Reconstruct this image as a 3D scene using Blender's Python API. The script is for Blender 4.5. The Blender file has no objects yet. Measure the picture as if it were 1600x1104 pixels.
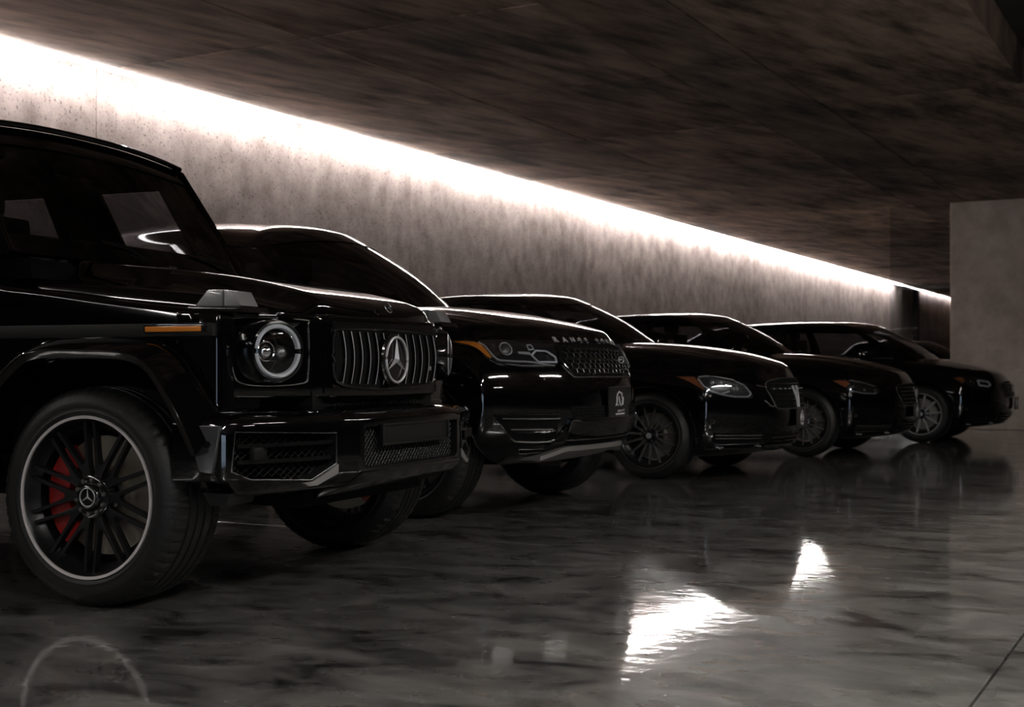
import bpy, bmesh, math, random
from mathutils import Vector, Matrix
from mathutils.bvhtree import BVHTree
random.seed(7)
PI = math.pi
S = bpy.context.scene
COL = S.collection

# ---------------------------------------------------------------- camera
FPX, HY, CAMH = 2030.0, 580.0, 0.84
YAW = math.atan((1905 - 800) / FPX)
cd = bpy.data.cameras.new('camera')
cam = bpy.data.objects.new('camera', cd)
COL.objects.link(cam)
S.camera = cam
cd.sensor_width = 36.0
cd.lens = FPX / 1600 * 36.0
cam.location = (0, 0, CAMH)
cam.rotation_euler = (PI / 2, 0, YAW)
cd.shift_y = (HY - 552) / 1600.0
cd.clip_start = 0.05
cd.clip_end = 200
cd.dof.use_dof = True
cd.dof.focus_distance = 5.2
cd.dof.aperture_fstop = 4.5

# ---------------------------------------------------------------- world, exposure
w = bpy.data.worlds.new('world')
S.world = w
w.use_nodes = True
w.node_tree.nodes['Background'].inputs[0].default_value = (0.62, 0.78, 1.0, 1)
w.node_tree.nodes['Background'].inputs[1].default_value = 1.6
S.view_settings.view_transform = 'Standard'
S.view_settings.look = 'None'
S.view_settings.gamma = 1
S.view_settings.use_curve_mapping = False
S.view_settings.exposure = 0.86
cy = S.cycles
cy.use_denoising = True
cy.max_bounces = 8
cy.glossy_bounces = 5
cy.transparent_max_bounces = 12
cy.sample_clamp_indirect = 4.0
cy.caustics_reflective = False
cy.caustics_refractive = False

WALLX, CEIL, LED_END = -8.13, 3.31, 37.8
LED_STRENGTH = 37.0
LED_COLOR = (1.0, 0.955, 0.92, 1)
FILL_STRENGTH = 165.0


# ---------------------------------------------------------------- materials
def new_mat(name):
    m = bpy.data.materials.new(name)
    m.use_nodes = True
    nt = m.node_tree
    return m, nt, nt.nodes['Principled BSDF']


def pmat(name, col, rough=0.5, metal=0.0, coat=0.0, spec=0.5, emit=None, es=0.0, bump=0.0, bscale=200.0, ior=None):
    m, nt, b = new_mat(name)
    b.inputs['Base Color'].default_value = (*col, 1)
    b.inputs['Roughness'].default_value = rough
    b.inputs['Metallic'].default_value = metal
    b.inputs['Coat Weight'].default_value = coat
    b.inputs['Coat Roughness'].default_value = 0.03
    b.inputs['Specular IOR Level'].default_value = spec
    if ior: b.inputs['IOR'].default_value = ior
    if emit:
        b.inputs['Emission Color'].default_value = (*emit, 1)
        b.inputs['Emission Strength'].default_value = es
    # slight procedural wear: roughness noise
    n = nt.nodes.new('ShaderNodeTexNoise'); n.inputs['Scale'].default_value = bscale
    n.inputs['Detail'].default_value = 4
    tc = nt.nodes.new('ShaderNodeTexCoord')
    nt.links.new(tc.outputs['Object'], n.inputs['Vector'])
    mr = nt.nodes.new('ShaderNodeMapRange')
    mr.inputs['To Min'].default_value = max(0, rough * 0.85)
    mr.inputs['To Max'].default_value = rough * 1.15
    nt.links.new(n.outputs['Fac'], mr.inputs['Value'])
    nt.links.new(mr.outputs['Result'], b.inputs['Roughness'])
    if bump:
        bp = nt.nodes.new('ShaderNodeBump'); bp.inputs['Strength'].default_value = bump
        bp.inputs['Distance'].default_value = 0.002
        nt.links.new(n.outputs['Fac'], bp.inputs['Height'])
        nt.links.new(bp.outputs['Normal'], b.inputs['Normal'])
    return m


def glass_mat(name, tint, refl=1.0, rough=0.0):
    """thin pane: what is behind shows through the tint, the surface mirrors by Fresnel"""
    m = bpy.data.materials.new(name); m.use_nodes = True
    nt = m.node_tree; nt.nodes.clear()
    o = nt.nodes.new('ShaderNodeOutputMaterial')
    mx = nt.nodes.new('ShaderNodeMixShader')
    t = nt.nodes.new('ShaderNodeBsdfTransparent'); t.inputs[0].default_value = (*tint, 1)
    g = nt.nodes.new('ShaderNodeBsdfGlossy'); g.inputs['Roughness'].default_value = rough
    g.inputs[0].default_value = (refl, refl, refl, 1)
    f = nt.nodes.new('ShaderNodeFresnel')
    ge = nt.nodes.new('ShaderNodeNewGeometry')
    ir = nt.nodes.new('ShaderNodeMapRange')      # a thin pane mirrors alike from both of its faces
    ir.inputs['To Min'].default_value = 1.5; ir.inputs['To Max'].default_value = 1 / 1.5
    nt.links.new(ge.outputs['Backfacing'], ir.inputs['Value']); nt.links.new(ir.outputs[0], f.inputs['IOR'])
    nt.links.new(f.outputs[0], mx.inputs[0])
    nt.links.new(t.outputs[0], mx.inputs[1]); nt.links.new(g.outputs[0], mx.inputs[2])
    nt.links.new(mx.outputs[0], o.inputs[0])
    return m


M = {}
M['paint'] = pmat('black_car_paint', (0.0018, 0.0018, 0.0022), 0.07, 0, 1.0, 0.12)
M['trim'] = pmat('black_trim_plastic', (0.006, 0.006, 0.006), 0.42, spec=0.3, bump=0.15, bscale=900)
M['gloss_trim'] = pmat('gloss_black_trim', (0.006, 0.006, 0.006), 0.14, 0, 0.6)
M['rubber'] = pmat('tyre_rubber', (0.0075, 0.007, 0.0068), 0.48, spec=0.35, bump=0.5, bscale=120)
M['satin'] = pmat('satin_black_alloy', (0.018, 0.018, 0.019), 0.32, 0.6)
M['rimlip'] = pmat('machined_alloy', (0.75, 0.71, 0.70), 0.5, 0.6)
M['greyalloy'] = pmat('grey_alloy', (0.42, 0.41, 0.41), 0.4, 0.6)
M['disc'] = pmat('brake_disc_steel', (0.36, 0.33, 0.28), 0.38, 0.9, bump=0.2)
M['caliper'] = pmat('red_caliper', (0.30, 0.010, 0.008), 0.3, 0, 0.5)
M['chrome'] = pmat('chrome', (0.72, 0.71, 0.71), 0.09, 1.0)
M['darkchrome'] = pmat('dark_chrome', (0.26, 0.255, 0.25), 0.26, 0.8)
M['skid_dark'] = pmat('dark_metallic_panel', (0.30, 0.31, 0.33), 0.16, 0.9)
M['lensgrey'] = pmat('smoked_clear_lens', (0.34, 0.34, 0.34), 0.18, 0.3, 0.8, bump=.6, bscale=300)
M['grille_black'] = pmat('satin_black_grille', (0.06, 0.06, 0.06), 0.25, 0.7)
M['bright'] = pmat('bright_trim', (0.62, 0.61, 0.61), 0.38, 0.55, 0.3)
M['skid'] = pmat('grey_skid_plate', (0.50, 0.49, 0.47), 0.36, 0.8)
M['amber'] = pmat('amber_lens', (0.85, 0.27, 0.03), 0.22, 0, 0.8)
M['amberdim'] = pmat('dark_amber_lens', (0.30, 0.09, 0.03), 0.22, 0, 0.8)
M['frost'] = pmat('frosted_light_guide', (0.72, 0.74, 0.77), 0.3, 0, 0.5)
M['lamp_in'] = pmat('lamp_housing', (0.03, 0.03, 0.032), 0.25, 0.5)
M['seat'] = pmat('black_leather', (0.005, 0.005, 0.005), 0.5, bump=0.3)
M['under'] = pmat('underbody', (0.004, 0.004, 0.004), 0.9, spec=0.15)
M['plate'] = pmat('black_plate', (0.016, 0.016, 0.017), 0.35)
M['white'] = pmat('white_print', (0.75, 0.75, 0.75), 0.5)
M['letter'] = pmat('grey_letter', (0.62, 0.62, 0.63), 0.4, 0.3)
M['glass'] = glass_mat('tinted_car_glass', (0.42, 0.42, 0.43))
M['glass_dark'] = glass_mat('dark_privacy_glass', (0.17, 0.17, 0.175))
M['glass_mid'] = glass_mat('medium_car_glass', (0.34, 0.34, 0.35))
M['lens'] = glass_mat('clear_lamp_lens', (0.92, 0.93, 0.94))
M['partition'] = glass_mat('tinted_glass_panel', (0.79, 0.81, 0.83))


def concrete(name, base, dark, light, streak=(1, 1, 1), rotz=0.0, pits=0.0, rough=0.75, scale=2.0, contrast=1.0, bump=0.3):
    m, nt, b = new_mat(name)
    N = nt.nodes.new; L = nt.links.new
    geo = N('ShaderNodeNewGeometry')
    mp = N('ShaderNodeMapping'); mp.inputs['Rotation'].default_value = (0, 0, rotz)
    L(geo.outputs['Position'], mp.inputs['Vector'])
    mp2 = N('ShaderNodeMapping'); mp2.inputs['Scale'].default_value = streak
    L(mp.outputs[0], mp2.inputs['Vector'])
    oi = N('ShaderNodeObjectInfo')
    add = N('ShaderNodeVectorMath'); add.operation = 'ADD'
    mul = N('ShaderNodeMath'); mul.operation = 'MULTIPLY'; mul.inputs[1].default_value = 40
    L(oi.outputs['Random'], mul.inputs[0])
    L(mp2.outputs[0], add.inputs[0]); L(mul.outputs[0], add.inputs[1])
    n1 = N('ShaderNodeTexNoise'); n1.inputs['Scale'].default_value = scale; n1.inputs['Detail'].default_value = 9
    n1.inputs['Roughness'].default_value = 0.62
    L(add.outputs[0], n1.inputs['Vector'])
    n2 = N('ShaderNodeTexNoise'); n2.inputs['Scale'].default_value = 0.55; n2.inputs['Detail'].default_value = 4
    L(geo.outputs['Position'], n2.inputs['Vector'])
    mixn = N('ShaderNodeMath'); mixn.operation = 'MULTIPLY_ADD'; mixn.inputs[1].default_value = 0.6
    m2 = N('ShaderNodeMath'); m2.operation = 'MULTIPLY'; m2.inputs[1].default_value = 0.4
    L(n2.outputs['Fac'], m2.inputs[0]); L(n1.outputs['Fac'], mixn.inputs[0]); L(m2.outputs[0], mixn.inputs[2])
    cr = N('ShaderNodeValToRGB')
    e = cr.color_ramp.elements
    h = 0.13 / contrast
    e[0].position = 0.5 - h; e[0].color = (*dark, 1)
    e[1].position = 0.5 + h; e[1].color = (*light, 1)
    mid = cr.color_ramp.elements.new(0.5); mid.color = (*base, 1)
    L(mixn.outputs[0], cr.inputs[0])
    # tone of the single panel
    tone = N('ShaderNodeMapRange'); tone.inputs['To Min'].default_value = 0.82; tone.inputs['To Max'].default_value = 1.12
    L(oi.outputs['Random'], tone.inputs['Value'])
    sc = N('ShaderNodeVectorMath'); sc.operation = 'SCALE'
    L(cr.outputs[0], sc.inputs[0]); L(tone.outputs[0], sc.inputs['Scale'])
    out = sc.outputs[0]
    hgt = n1.outputs['Fac']
    if pits:
        v = N('ShaderNodeTexNoise'); v.inputs['Scale'].default_value = 44; v.inputs['Detail'].default_value = 4
        v.inputs['Roughness'].default_value = 0.6
        L(geo.outputs['Position'], v.inputs['Vector'])
        pr = N('ShaderNodeMapRange'); pr.inputs['From Min'].default_value = 0.575; pr.inputs['From Max'].default_value = 0.68
        pr.inputs['To Min'].default_value = 1.0; pr.inputs['To Max'].default_value = 1.0 - pits
        L(v.outputs['Fac'], pr.inputs['Value'])
        s2 = N('ShaderNodeVectorMath'); s2.operation = 'SCALE'
        L(out, s2.inputs[0]); L(pr.outputs[0], s2.inputs['Scale'])
        out = s2.outputs[0]
        hm = N('ShaderNodeMath'); hm.operation = 'MULTIPLY'; L(n1.outputs['Fac'], hm.inputs[0]); L(pr.outputs[0], hm.inputs[1])
        hgt = hm.outputs[0]
    L(out, b.inputs['Base Color'])
    b.inputs['Roughness'].default_value = rough
    b.inputs['Specular IOR Level'].default_value = 0.3
    bp = N('ShaderNodeBump'); bp.inputs['Strength'].default_value = bump; bp.inputs['Distance'].default_value = 0.02
    L(hgt, bp.inputs['Height']); L(bp.outputs[0], b.inputs['Normal'])
    return m


M['wall'] = concrete('board_concrete_wall', (0.37, 0.305, 0.288), (0.235, 0.188, 0.175), (0.50, 0.42, 0.40), pits=0.7, scale=4.5, streak=(1, 1, 0.8))
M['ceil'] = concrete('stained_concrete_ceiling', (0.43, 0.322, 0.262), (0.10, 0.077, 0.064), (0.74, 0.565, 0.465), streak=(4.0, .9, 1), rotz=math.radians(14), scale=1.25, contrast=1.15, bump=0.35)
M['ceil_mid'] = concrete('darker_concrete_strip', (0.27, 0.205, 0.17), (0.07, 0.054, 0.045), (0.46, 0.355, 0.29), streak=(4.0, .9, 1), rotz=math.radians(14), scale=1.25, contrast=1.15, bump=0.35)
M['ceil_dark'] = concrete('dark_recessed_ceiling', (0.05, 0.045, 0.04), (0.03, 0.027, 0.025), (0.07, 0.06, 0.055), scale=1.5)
M['pier'] = concrete('plain_concrete_pier', (0.56, 0.48, 0.42), (0.42, 0.355, 0.30), (0.68, 0.595, 0.53), scale=3, pits=0.2)


def floor_mat():
    m, nt, b = new_mat('polished_concrete_floor')
    N = nt.nodes.new; L = nt.links.new
    geo = N('ShaderNodeNewGeometry')
    mp = N('ShaderNodeMapping'); mp.inputs['Rotation'].default_value = (0, 0, math.radians(-35)); mp.inputs['Scale'].default_value = (1.3, 2.2, 1)
    L(geo.outputs['Position'], mp.inputs[0])
    n1 = N('ShaderNodeTexNoise'); n1.inputs['Scale'].default_value = 1.9; n1.inputs['Detail'].default_value = 13; n1.inputs['Roughness'].default_value = 0.70
    n1.inputs['Distortion'].default_value = 0.6
    L(mp.outputs[0], n1.inputs['Vector'])
    cr = N('ShaderNodeValToRGB'); e = cr.color_ramp.elements
    e[0].position = 0.36; e[0].color = (0.016, 0.0155, 0.014, 1)
    e[1].position = 0.66; e[1].color = (0.20, 0.192, 0.18, 1)
    L(n1.outputs['Fac'], cr.inputs[0])
    L(cr.outputs[0], b.inputs['Base Color'])
    n2 = N('ShaderNodeTexNoise'); n2.inputs['Scale'].default_value = 3.0; n2.inputs['Detail'].default_value = 8
    L(mp.outputs[0], n2.inputs['Vector'])
    r = N('ShaderNodeMapRange'); r.inputs['From Min'].default_value = 0.35; r.inputs['From Max'].default_value = 0.7
    r.inputs['To Min'].default_value = 0.015; r.inputs['To Max'].default_value = 0.085
    L(n2.outputs['Fac'], r.inputs['Value'])
    b.inputs['IOR'].default_value = 1.5
    b.inputs['Coat Weight'].default_value = 1.0
    b.inputs['Coat IOR'].default_value = 1.6
    L(r.outputs[0], b.inputs['Coat Roughness']); r2 = N('ShaderNodeMath'); r2.operation = 'ADD'; r2.inputs[1].default_value = 0.24
    L(r.outputs[0], r2.inputs[0]); L(r2.outputs[0], b.inputs['Roughness'])
    n3 = N('ShaderNodeTexNoise'); n3.inputs['Scale'].default_value = 16; n3.inputs['Detail'].default_value = 6
    L(geo.outputs['Position'], n3.inputs['Vector'])
    bp = N('ShaderNodeBump'); bp.inputs['Strength'].default_value = 0.13; bp.inputs['Distance'].default_value = 0.005
    L(n3.outputs['Fac'], bp.inputs['Height']); L(bp.outputs[0], b.inputs['Normal']); L(bp.outputs[0], b.inputs['Coat Normal'])
    return m


M['floor'] = floor_mat()


def emis(name, col, s):
    m = bpy.data.materials.new(name); m.use_nodes = True
    nt = m.node_tree; nt.nodes.clear()
    o = nt.nodes.new('ShaderNodeOutputMaterial'); e = nt.nodes.new('ShaderNodeEmission')
    e.inputs[0].default_value = col; e.inputs[1].default_value = s
    nt.links.new(e.outputs[0], o.inputs[0])
    return m


M['led'] = emis('led_light', LED_COLOR, LED_STRENGTH)
M['led_dim'] = emis('dim_led_light', LED_COLOR, LED_STRENGTH * 1.0)
M['lamp'] = emis('fill_tube_light', (1.0, 0.96, 0.92, 1), FILL_STRENGTH)  # glow of the added fill tubes


# ---------------------------------------------------------------- object helpers
def mk(name, bm, mat, parent=None, smooth=35, mats=None, recalc=True):
    if recalc: bmesh.ops.recalc_face_normals(bm, faces=bm.faces)
    me = bpy.data.meshes.new(name)
    bm.to_mesh(me); bm.free()
    for m in (mats or [mat]): me.materials.append(m)
    if smooth:
        me.shade_smooth()
        me.set_sharp_from_angle(angle=math.radians(smooth))
    o = bpy.data.objects.new(name, me)
    COL.objects.link(o)
    if parent: o.parent = parent
    return o


def empty(name, loc, label, cat, group=None, rz=0.0):
    o = bpy.data.objects.new(name, None); COL.objects.link(o)
    o.empty_display_size = 0.2
    o.location = loc; o.rotation_euler = (0, 0, rz)
    tag(o, label, cat, group)
    return o


def tag(o, label=None, cat=None, group=None, kind=None):
    if label: o['label'] = label
    if cat: o['category'] = cat
    if group: o['group'] = group
    if kind: o['kind'] = kind
    return o


def box(bm, c, s, bevel=0.0, rot=None, seg=2):
    r = bmesh.ops.create_cube(bm, size=1.0)
    vs = r['verts']
    bmesh.ops.scale(bm, vec=s, verts=vs)
    if bevel:
        es = list({e for v in vs for e in v.link_edges})
        rb = bmesh.ops.bevel(bm, geom=es, offset=bevel, segments=seg, affect='EDGES', profile=0.7)
        vs = list({v for f in rb['faces'] for v in f.verts} | {v for v in vs if v.is_valid})
    if rot is not None: bmesh.ops.rotate(bm, cent=(0, 0, 0), matrix=rot, verts=vs)
    bmesh.ops.translate(bm, vec=c, verts=vs)
    return vs


def prism(bm, pts, a, b, axis='x', bevel=0.0, seg=2):
    """polygon pts in the two other axes, extruded from a to b along axis"""
    def p3(p, t):
        return {'x': (t, p[0], p[1]), 'y': (p[0], t, p[1]), 'z': (p[0], p[1], t)}[axis]
    va = [bm.verts.new(p3(p, a)) for p in pts]; vb = [bm.verts.new(p3(p, b)) for p in pts]
    n = len(pts)
    fs = [bm.faces.new(va), bm.faces.new(vb[::-1])]
    for i in range(n): fs.append(bm.faces.new((va[i], vb[i], vb[(i + 1) % n], va[(i + 1) % n])))
    bmesh.ops.recalc_face_normals(bm, faces=fs)
    if bevel:
        es = list({e for f in fs for e in f.edges})
        bmesh.ops.bevel(bm, geom=es, offset=bevel, segments=seg, affect='EDGES', profile=0.7)


def tube(bm, pts, r, seg=8, closed=False, flat=None):
    """sweep a small circle (or flat=(w,h) ellipse) along pts"""
    pts = [Vector(p) for p in pts]
    n = len(pts); rings = []
    up = Vector((0, 0, 1))
    for i, p in enumerate(pts):
        a = pts[(i - 1) % n] if (closed or i > 0) else p
        b = pts[(i + 1) % n] if (closed or i < n - 1) else p
        t = (b - a)
        if t.length < 1e-9: t = Vector((1, 0, 0))
        t.normalize()
        s = t.cross(up)
        if s.length < 1e-3: s = t.cross(Vector((0, 1, 0)))
        s.normalize(); u = s.cross(t)
        ri = r[i] if isinstance(r, (list, tuple)) else r
        rings.append([bm.verts.new(p + (s * math.cos(2 * PI * k / seg) + u * math.sin(2 * PI * k / seg)) * ri) for k in range(seg)])
    for i in range(n if closed else n - 1):
        A, B = rings[i], rings[(i + 1) % n]
        for k in range(seg):
            bm.faces.new((A[k], B[k], B[(k + 1) % seg], A[(k + 1) % seg]))
    if not closed:
        bm.faces.new(rings[0]); bm.faces.new(rings[-1][::-1])


def lathe_y(bm, prof, seg=64, c=(0, 0, 0), close=False):
    """profile [(radius, y)] around the y axis"""
    rings = []
    for r, y in prof:
        rings.append([bm.verts.new((c[0] + r * math.cos(2 * PI * k / seg), c[1] + y, c[2] + r * math.sin(2 * PI * k / seg))) for k in range(seg)])
    n = len(prof)
    for i in range(n if close else n - 1):
        A, B = rings[i], rings[(i + 1) % n]
        for k in range(seg):
            bm.faces.new((A[k], B[k], B[(k + 1) % seg], A[(k + 1) % seg]))
    return rings


def lathe_x(bm, prof, seg=48, c=(0, 0, 0), sy=1.0):
    """profile [(radius, x)] around the x axis"""
    rings = []
    for r, x in prof:
        rings.append([bm.verts.new((c[0] + x, c[1] + sy * r * math.cos(2 * PI * k / seg), c[2] + r * math.sin(2 * PI * k / seg))) for k in range(seg)])
    for i in range(len(prof) - 1):
        A, B = rings[i], rings[i + 1]
        for k in range(seg):
            bm.faces.new((A[k], B[k], B[(k + 1) % seg], A[(k + 1) % seg]))
    return rings


def gridfaces(bm, V, closed_u=False):
    fs = []
    for i in range(len(V) - 1):
        for j in range(len(V[0]) - 1):
            q = (V[i][j], V[i + 1][j], V[i + 1][j + 1], V[i][j + 1])
            if len({v for v in q}) == 4:
                fs.append(bm.faces.new(q))
    return fs


def interp(tab, t):
    if t <= tab[0][0]: return tab[0][1]
    for (a, va), (b, vb) in zip(tab, tab[1:]):
        if t <= b:
            k = (t - a) / (b - a)
            return va + (vb - va) * k
    return tab[-1][1]


def sinterp(tab, t):
    """smooth (Catmull-Rom / Hermite) interpolation through the table"""
    n = len(tab)
    if t <= tab[0][0]: return tab[0][1]
    if t >= tab[-1][0]: return tab[-1][1]
    for i in range(n - 1):
        if t <= tab[i + 1][0]:
            a, va = tab[i]; b, vb = tab[i + 1]; h = b - a
            d = (vb - va) / h
            dl = (va - tab[i - 1][1]) / (a - tab[i - 1][0]) if i > 0 else d
            dr = (tab[i + 2][1] - vb) / (tab[i + 2][0] - b) if i < n - 2 else d
            def lim(p, q):
                if p * q <= 0: return 0.0
                return 2 * p * q / (p + q)
            m0 = lim(dl, d) if i > 0 else d
            m1 = lim(d, dr) if i < n - 2 else d
            s = (t - a) / h
            return ((2 * s**3 - 3 * s**2 + 1) * va + (s**3 - 2 * s**2 + s) * h * m0 + (-2 * s**3 + 3 * s**2) * vb + (s**3 - s**2) * h * m1)


def gridbox(nx, ny, nz, fn, us=None):
    """surface of a subdivided box, each lattice point mapped by fn(u, v, w), u 0..1, v -1..1, w 0..1"""
    bm = bmesh.new(); V = {}
    us = us or [i / nx for i in range(nx + 1)]
    def g(i, j, k):
        key = (i, j, k)
        if key not in V: V[key] = bm.verts.new(fn(us[i], -1 + 2 * j / ny, k / nz))
        return V[key]
    def q(*ks): bm.faces.new([g(*k) for k in ks])
    for i in range(nx):
        for j in range(ny):
            q((i, j, 0), (i, j + 1, 0), (i + 1, j + 1, 0), (i + 1, j, 0))
            q((i, j, nz), (i + 1, j, nz), (i + 1, j + 1, nz), (i, j + 1, nz))
        for k in range(nz):
            q((i, 0, k), (i + 1, 0, k), (i + 1, 0, k + 1), (i, 0, k + 1))
            q((i, ny, k), (i, ny, k + 1), (i + 1, ny, k + 1), (i + 1, ny, k))
    for j in range(ny):
        for k in range(nz):
            q((0, j, k), (0, j, k + 1), (0, j + 1, k + 1), (0, j + 1, k))
            q((nx, j, k), (nx, j + 1, k), (nx, j + 1, k + 1), (nx, j, k + 1))
    return bm


def smooth_bm(bm, it=3, f=0.5):
    for _ in range(it):
        bmesh.ops.smooth_vert(bm, verts=bm.verts, factor=f, use_axis_x=True, use_axis_y=True, use_axis_z=True)


def boolean(o, cutters, op='DIFFERENCE', selfx=False):
    """carve cutter meshes (temporary objects) out of o"""
    for c in cutters:
        c.parent = o.parent
        md = o.modifiers.new('b', 'BOOLEAN'); md.operation = op; md.object = c; md.solver = 'EXACT'; md.use_self = selfx
        md.material_mode = 'TRANSFER'
    bpy.context.view_layer.update()
    dg = bpy.context.evaluated_depsgraph_get(); dg.update()
    me = bpy.data.meshes.new_from_object(o.evaluated_get(dg))
    o.modifiers.clear()
    old = o.data; o.data = me
    bpy.data.meshes.remove(old)
    for c in cutters:
        m = c.data; bpy.data.objects.remove(c); bpy.data.meshes.remove(m)
    me.shade_smooth(); me.set_sharp_from_angle(angle=math.radians(38))


def curve_pts(pts, n, closed=False):
    """resample a polyline smoothly (Catmull-Rom) to n points"""
    P = [Vector(p) for p in pts]
    if len(P[0]) == 2: P = [Vector((p[0], p[1], 0)) for p in P]
    m = len(P); out = []
    segs = m if closed else m - 1
    for i in range(n):
        t = i / n * segs if closed else i / (n - 1) * segs
        k = min(int(t), segs - 1); s = t - k
        p1 = P[k % m]; p2 = P[(k + 1) % m]
        p0 = P[(k - 1) % m] if closed or k > 0 else p1 * 2 - p2
        p3 = P[(k + 2) % m] if closed or k + 2 < m else p2 * 2 - p1
        out.append(0.5 * ((2 * p1) + (p2 - p0) * s + (2 * p0 - 5 * p1 + 4 * p2 - p3) * s * s + (3 * p1 - p0 - 3 * p2 + p3) * s**3))
    return out


# ---------------------------------------------------------------- the garage
def slab(name, x0, x1, y0, y1, z0, z1, mat, parent=None, bevel=0.0):
    bm = bmesh.new()
    box(bm, ((x0 + x1) / 2, (y0 + y1) / 2, (z0 + z1) / 2), (x1 - x0, y1 - y0, z1 - z0), bevel, seg=1)
    return mk(name, bm, M[mat], parent, smooth=0)


def struct(o):
    o['kind'] = 'structure'; return o


XR, Y0, Y1 = 13.0, -9.0, 80.0
floor = struct(slab('floor', -12.9, XR + .3, Y0, Y1, -0.30, -0.02, 'floor'))
fx = [-12.6, -0.55, 6.0, XR]; fy = [Y0, 5.6, 20.0, 34.0, Y1]
for i in range(3):
    for j in range(4):
        g = 0.004
        slab('floor_slab', fx[i] + g, fx[i + 1] - g, fy[j] + g, fy[j + 1] - g, -0.02, 0.0, 'floor', floor, 0.002)

ceiling = struct(slab('ceiling', -12.9, XR + .3, Y0, Y1, CEIL + .45, CEIL + .6, 'ceil'))
# rows of formwork panels: joints at x = -5.95, -4.0 ..., every 2.4 m along the wall
def cpanel(x0, x1, y0, y1, z=CEIL, mat='ceil'):
    g = 0.0055
    slab('ceiling_panel', x0 + g, x1 - g, y0 + g, y1 - g, z, z + .44, mat, ceiling, 0.003)
ys = [Y0 + .0] + [7.75 + 2.4 * k for k in range(-6, 18)] + [Y1]
xs = [-7.90, -5.95, -4.02]
for j in range(len(ys) - 1):
    for i in range(2): cpanel(xs[i], xs[i + 1], ys[j], ys[j + 1], CEIL + random.uniform(-.003, .003))
cpanel(-12.6, WALLX, Y0, 1.2, CEIL, 'ceil_dark')  # ceiling over the added dark bay
# beam zone with recessed bays in the middle of the garage
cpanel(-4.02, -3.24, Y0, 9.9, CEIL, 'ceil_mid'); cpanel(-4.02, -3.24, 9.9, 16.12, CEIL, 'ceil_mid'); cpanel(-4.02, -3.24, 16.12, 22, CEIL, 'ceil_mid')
cpanel(-4.02, -3.24, 22, Y1)
cpanel(-3.24, -1.48, Y0, 4.6, CEIL + .004); cpanel(-3.24, -1.48, 4.6, 11.9, CEIL + .004)
cpanel(-3.24, -1.48, 11.92, 16.12, CEIL + .014); cpanel(-1.48, 1.2, 11.92, 16.12, CEIL + .014)
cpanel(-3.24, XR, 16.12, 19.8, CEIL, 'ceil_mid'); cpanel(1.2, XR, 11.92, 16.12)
cpanel(-3.24, XR, 19.8, 30); cpanel(-3.24, XR, 30, Y1)
cpanel(-1.48, .4, Y0, 11.92, CEIL + .30, 'ceil_dark'); cpanel(.4, XR, Y0, 11.92, CEIL, 'ceil')

wall_left = struct(slab('wall_left', WALLX - .5, WALLX - .06, 1.0, Y1, 0, CEIL + .45, 'wall'))
# unseen dark bay added behind the camera so the wagon side mirrors dark
slab('added_bay_wall', -12.9, -12.6, Y0, 1.2, 0, CEIL + .45, 'ceil_dark', wall_left)
slab('added_bay_wall', -12.9, WALLX - .5, 1.2, 1.5, 0, CEIL + .45, 'ceil_dark', wall_left)
wy = [1.0, 3.1, 7.77, 12.5, 17.2, 21.9, 26.6, 31.3, LED_END]
for a, b in zip(wy, wy[1:]):
    slab('concrete_panel', WALLX - .08, WALLX, a + .003, b - .003, 0, CEIL + .4, 'wall', wall_left, 0.004)
slab('concrete_panel', WALLX - .08, WALLX, 40.6, Y1, 0, CEIL + .4, 'wall', wall_left, 0.004)
slab('concrete_panel', WALLX - .06, WALLX - .03, LED_END, 40.6, 0, CEIL + .4, 'pier', wall_left, 0.004)
# the mass of the pier on the right, its broad face towards the row of cars
pier = struct(slab('wall_pier', -3.46, XR + .2, 19.8, 23.5, 0, CEIL + .02, 'pier', None, 0.008))
struct(slab('wall_right', XR, XR + .3, Y0, Y1, 0, CEIL + .45, 'ceil_dark'))
wall_front = struct(slab('wall_front', -12.9, 2.6, Y0 - .3, Y0, 0, CEIL + .45, 'ceil_dark'))
slab('wall_pier', 6.2, XR + .3, Y0 - .3, Y0, 0, CEIL + .45, 'ceil_dark', wall_front)      # the daylit entrance lies between
slab('lintel', 2.6, 6.2, Y0 - .3, Y0, 2.6, CEIL + .45, 'ceil_dark', wall_front)
struct(slab('wall_back', WALLX - .5, XR + .3, Y1, Y1 + .3, 0, CEIL + .45, 'pier'))
# soffit and steel post by the gap at the end of the long wall
struct(slab('trim_beam', WALLX, -3.0, 38.1, 38.5, CEIL - .12, CEIL, 'ceil_dark'))
struct(slab('trim_post', WALLX - .02, WALLX + .12, 40.35, 40.65, 0, CEIL, 'ceil_dark'))

# LED profile in the corner of wall and ceiling
def led(name, y0, y1, label, mat='led', up=0.0):
    t = empty(name, (WALLX, y0, 0), label, 'light')
    L = y1 - y0
    bm = bmesh.new()
    box(bm, (.185, L / 2, CEIL + .014), (.07, L, .02), .002)
    mk('profile', bm, M['skid'], t, smooth=0)
    bm = bmesh.new(); box(bm, (.185, L / 2, CEIL - .006 + up), (.05, L, .03), .006)
    mk('diffuser', bm, M[mat], t, smooth=0)
led('led_strip', Y0 + .2, LED_END, 'long white LED strip along top of concrete wall under ceiling')
led('led_strip', 40.9, 62.0, 'short far LED strip behind the tinted glass panel, beyond the post', 'led_dim', .05)

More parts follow.
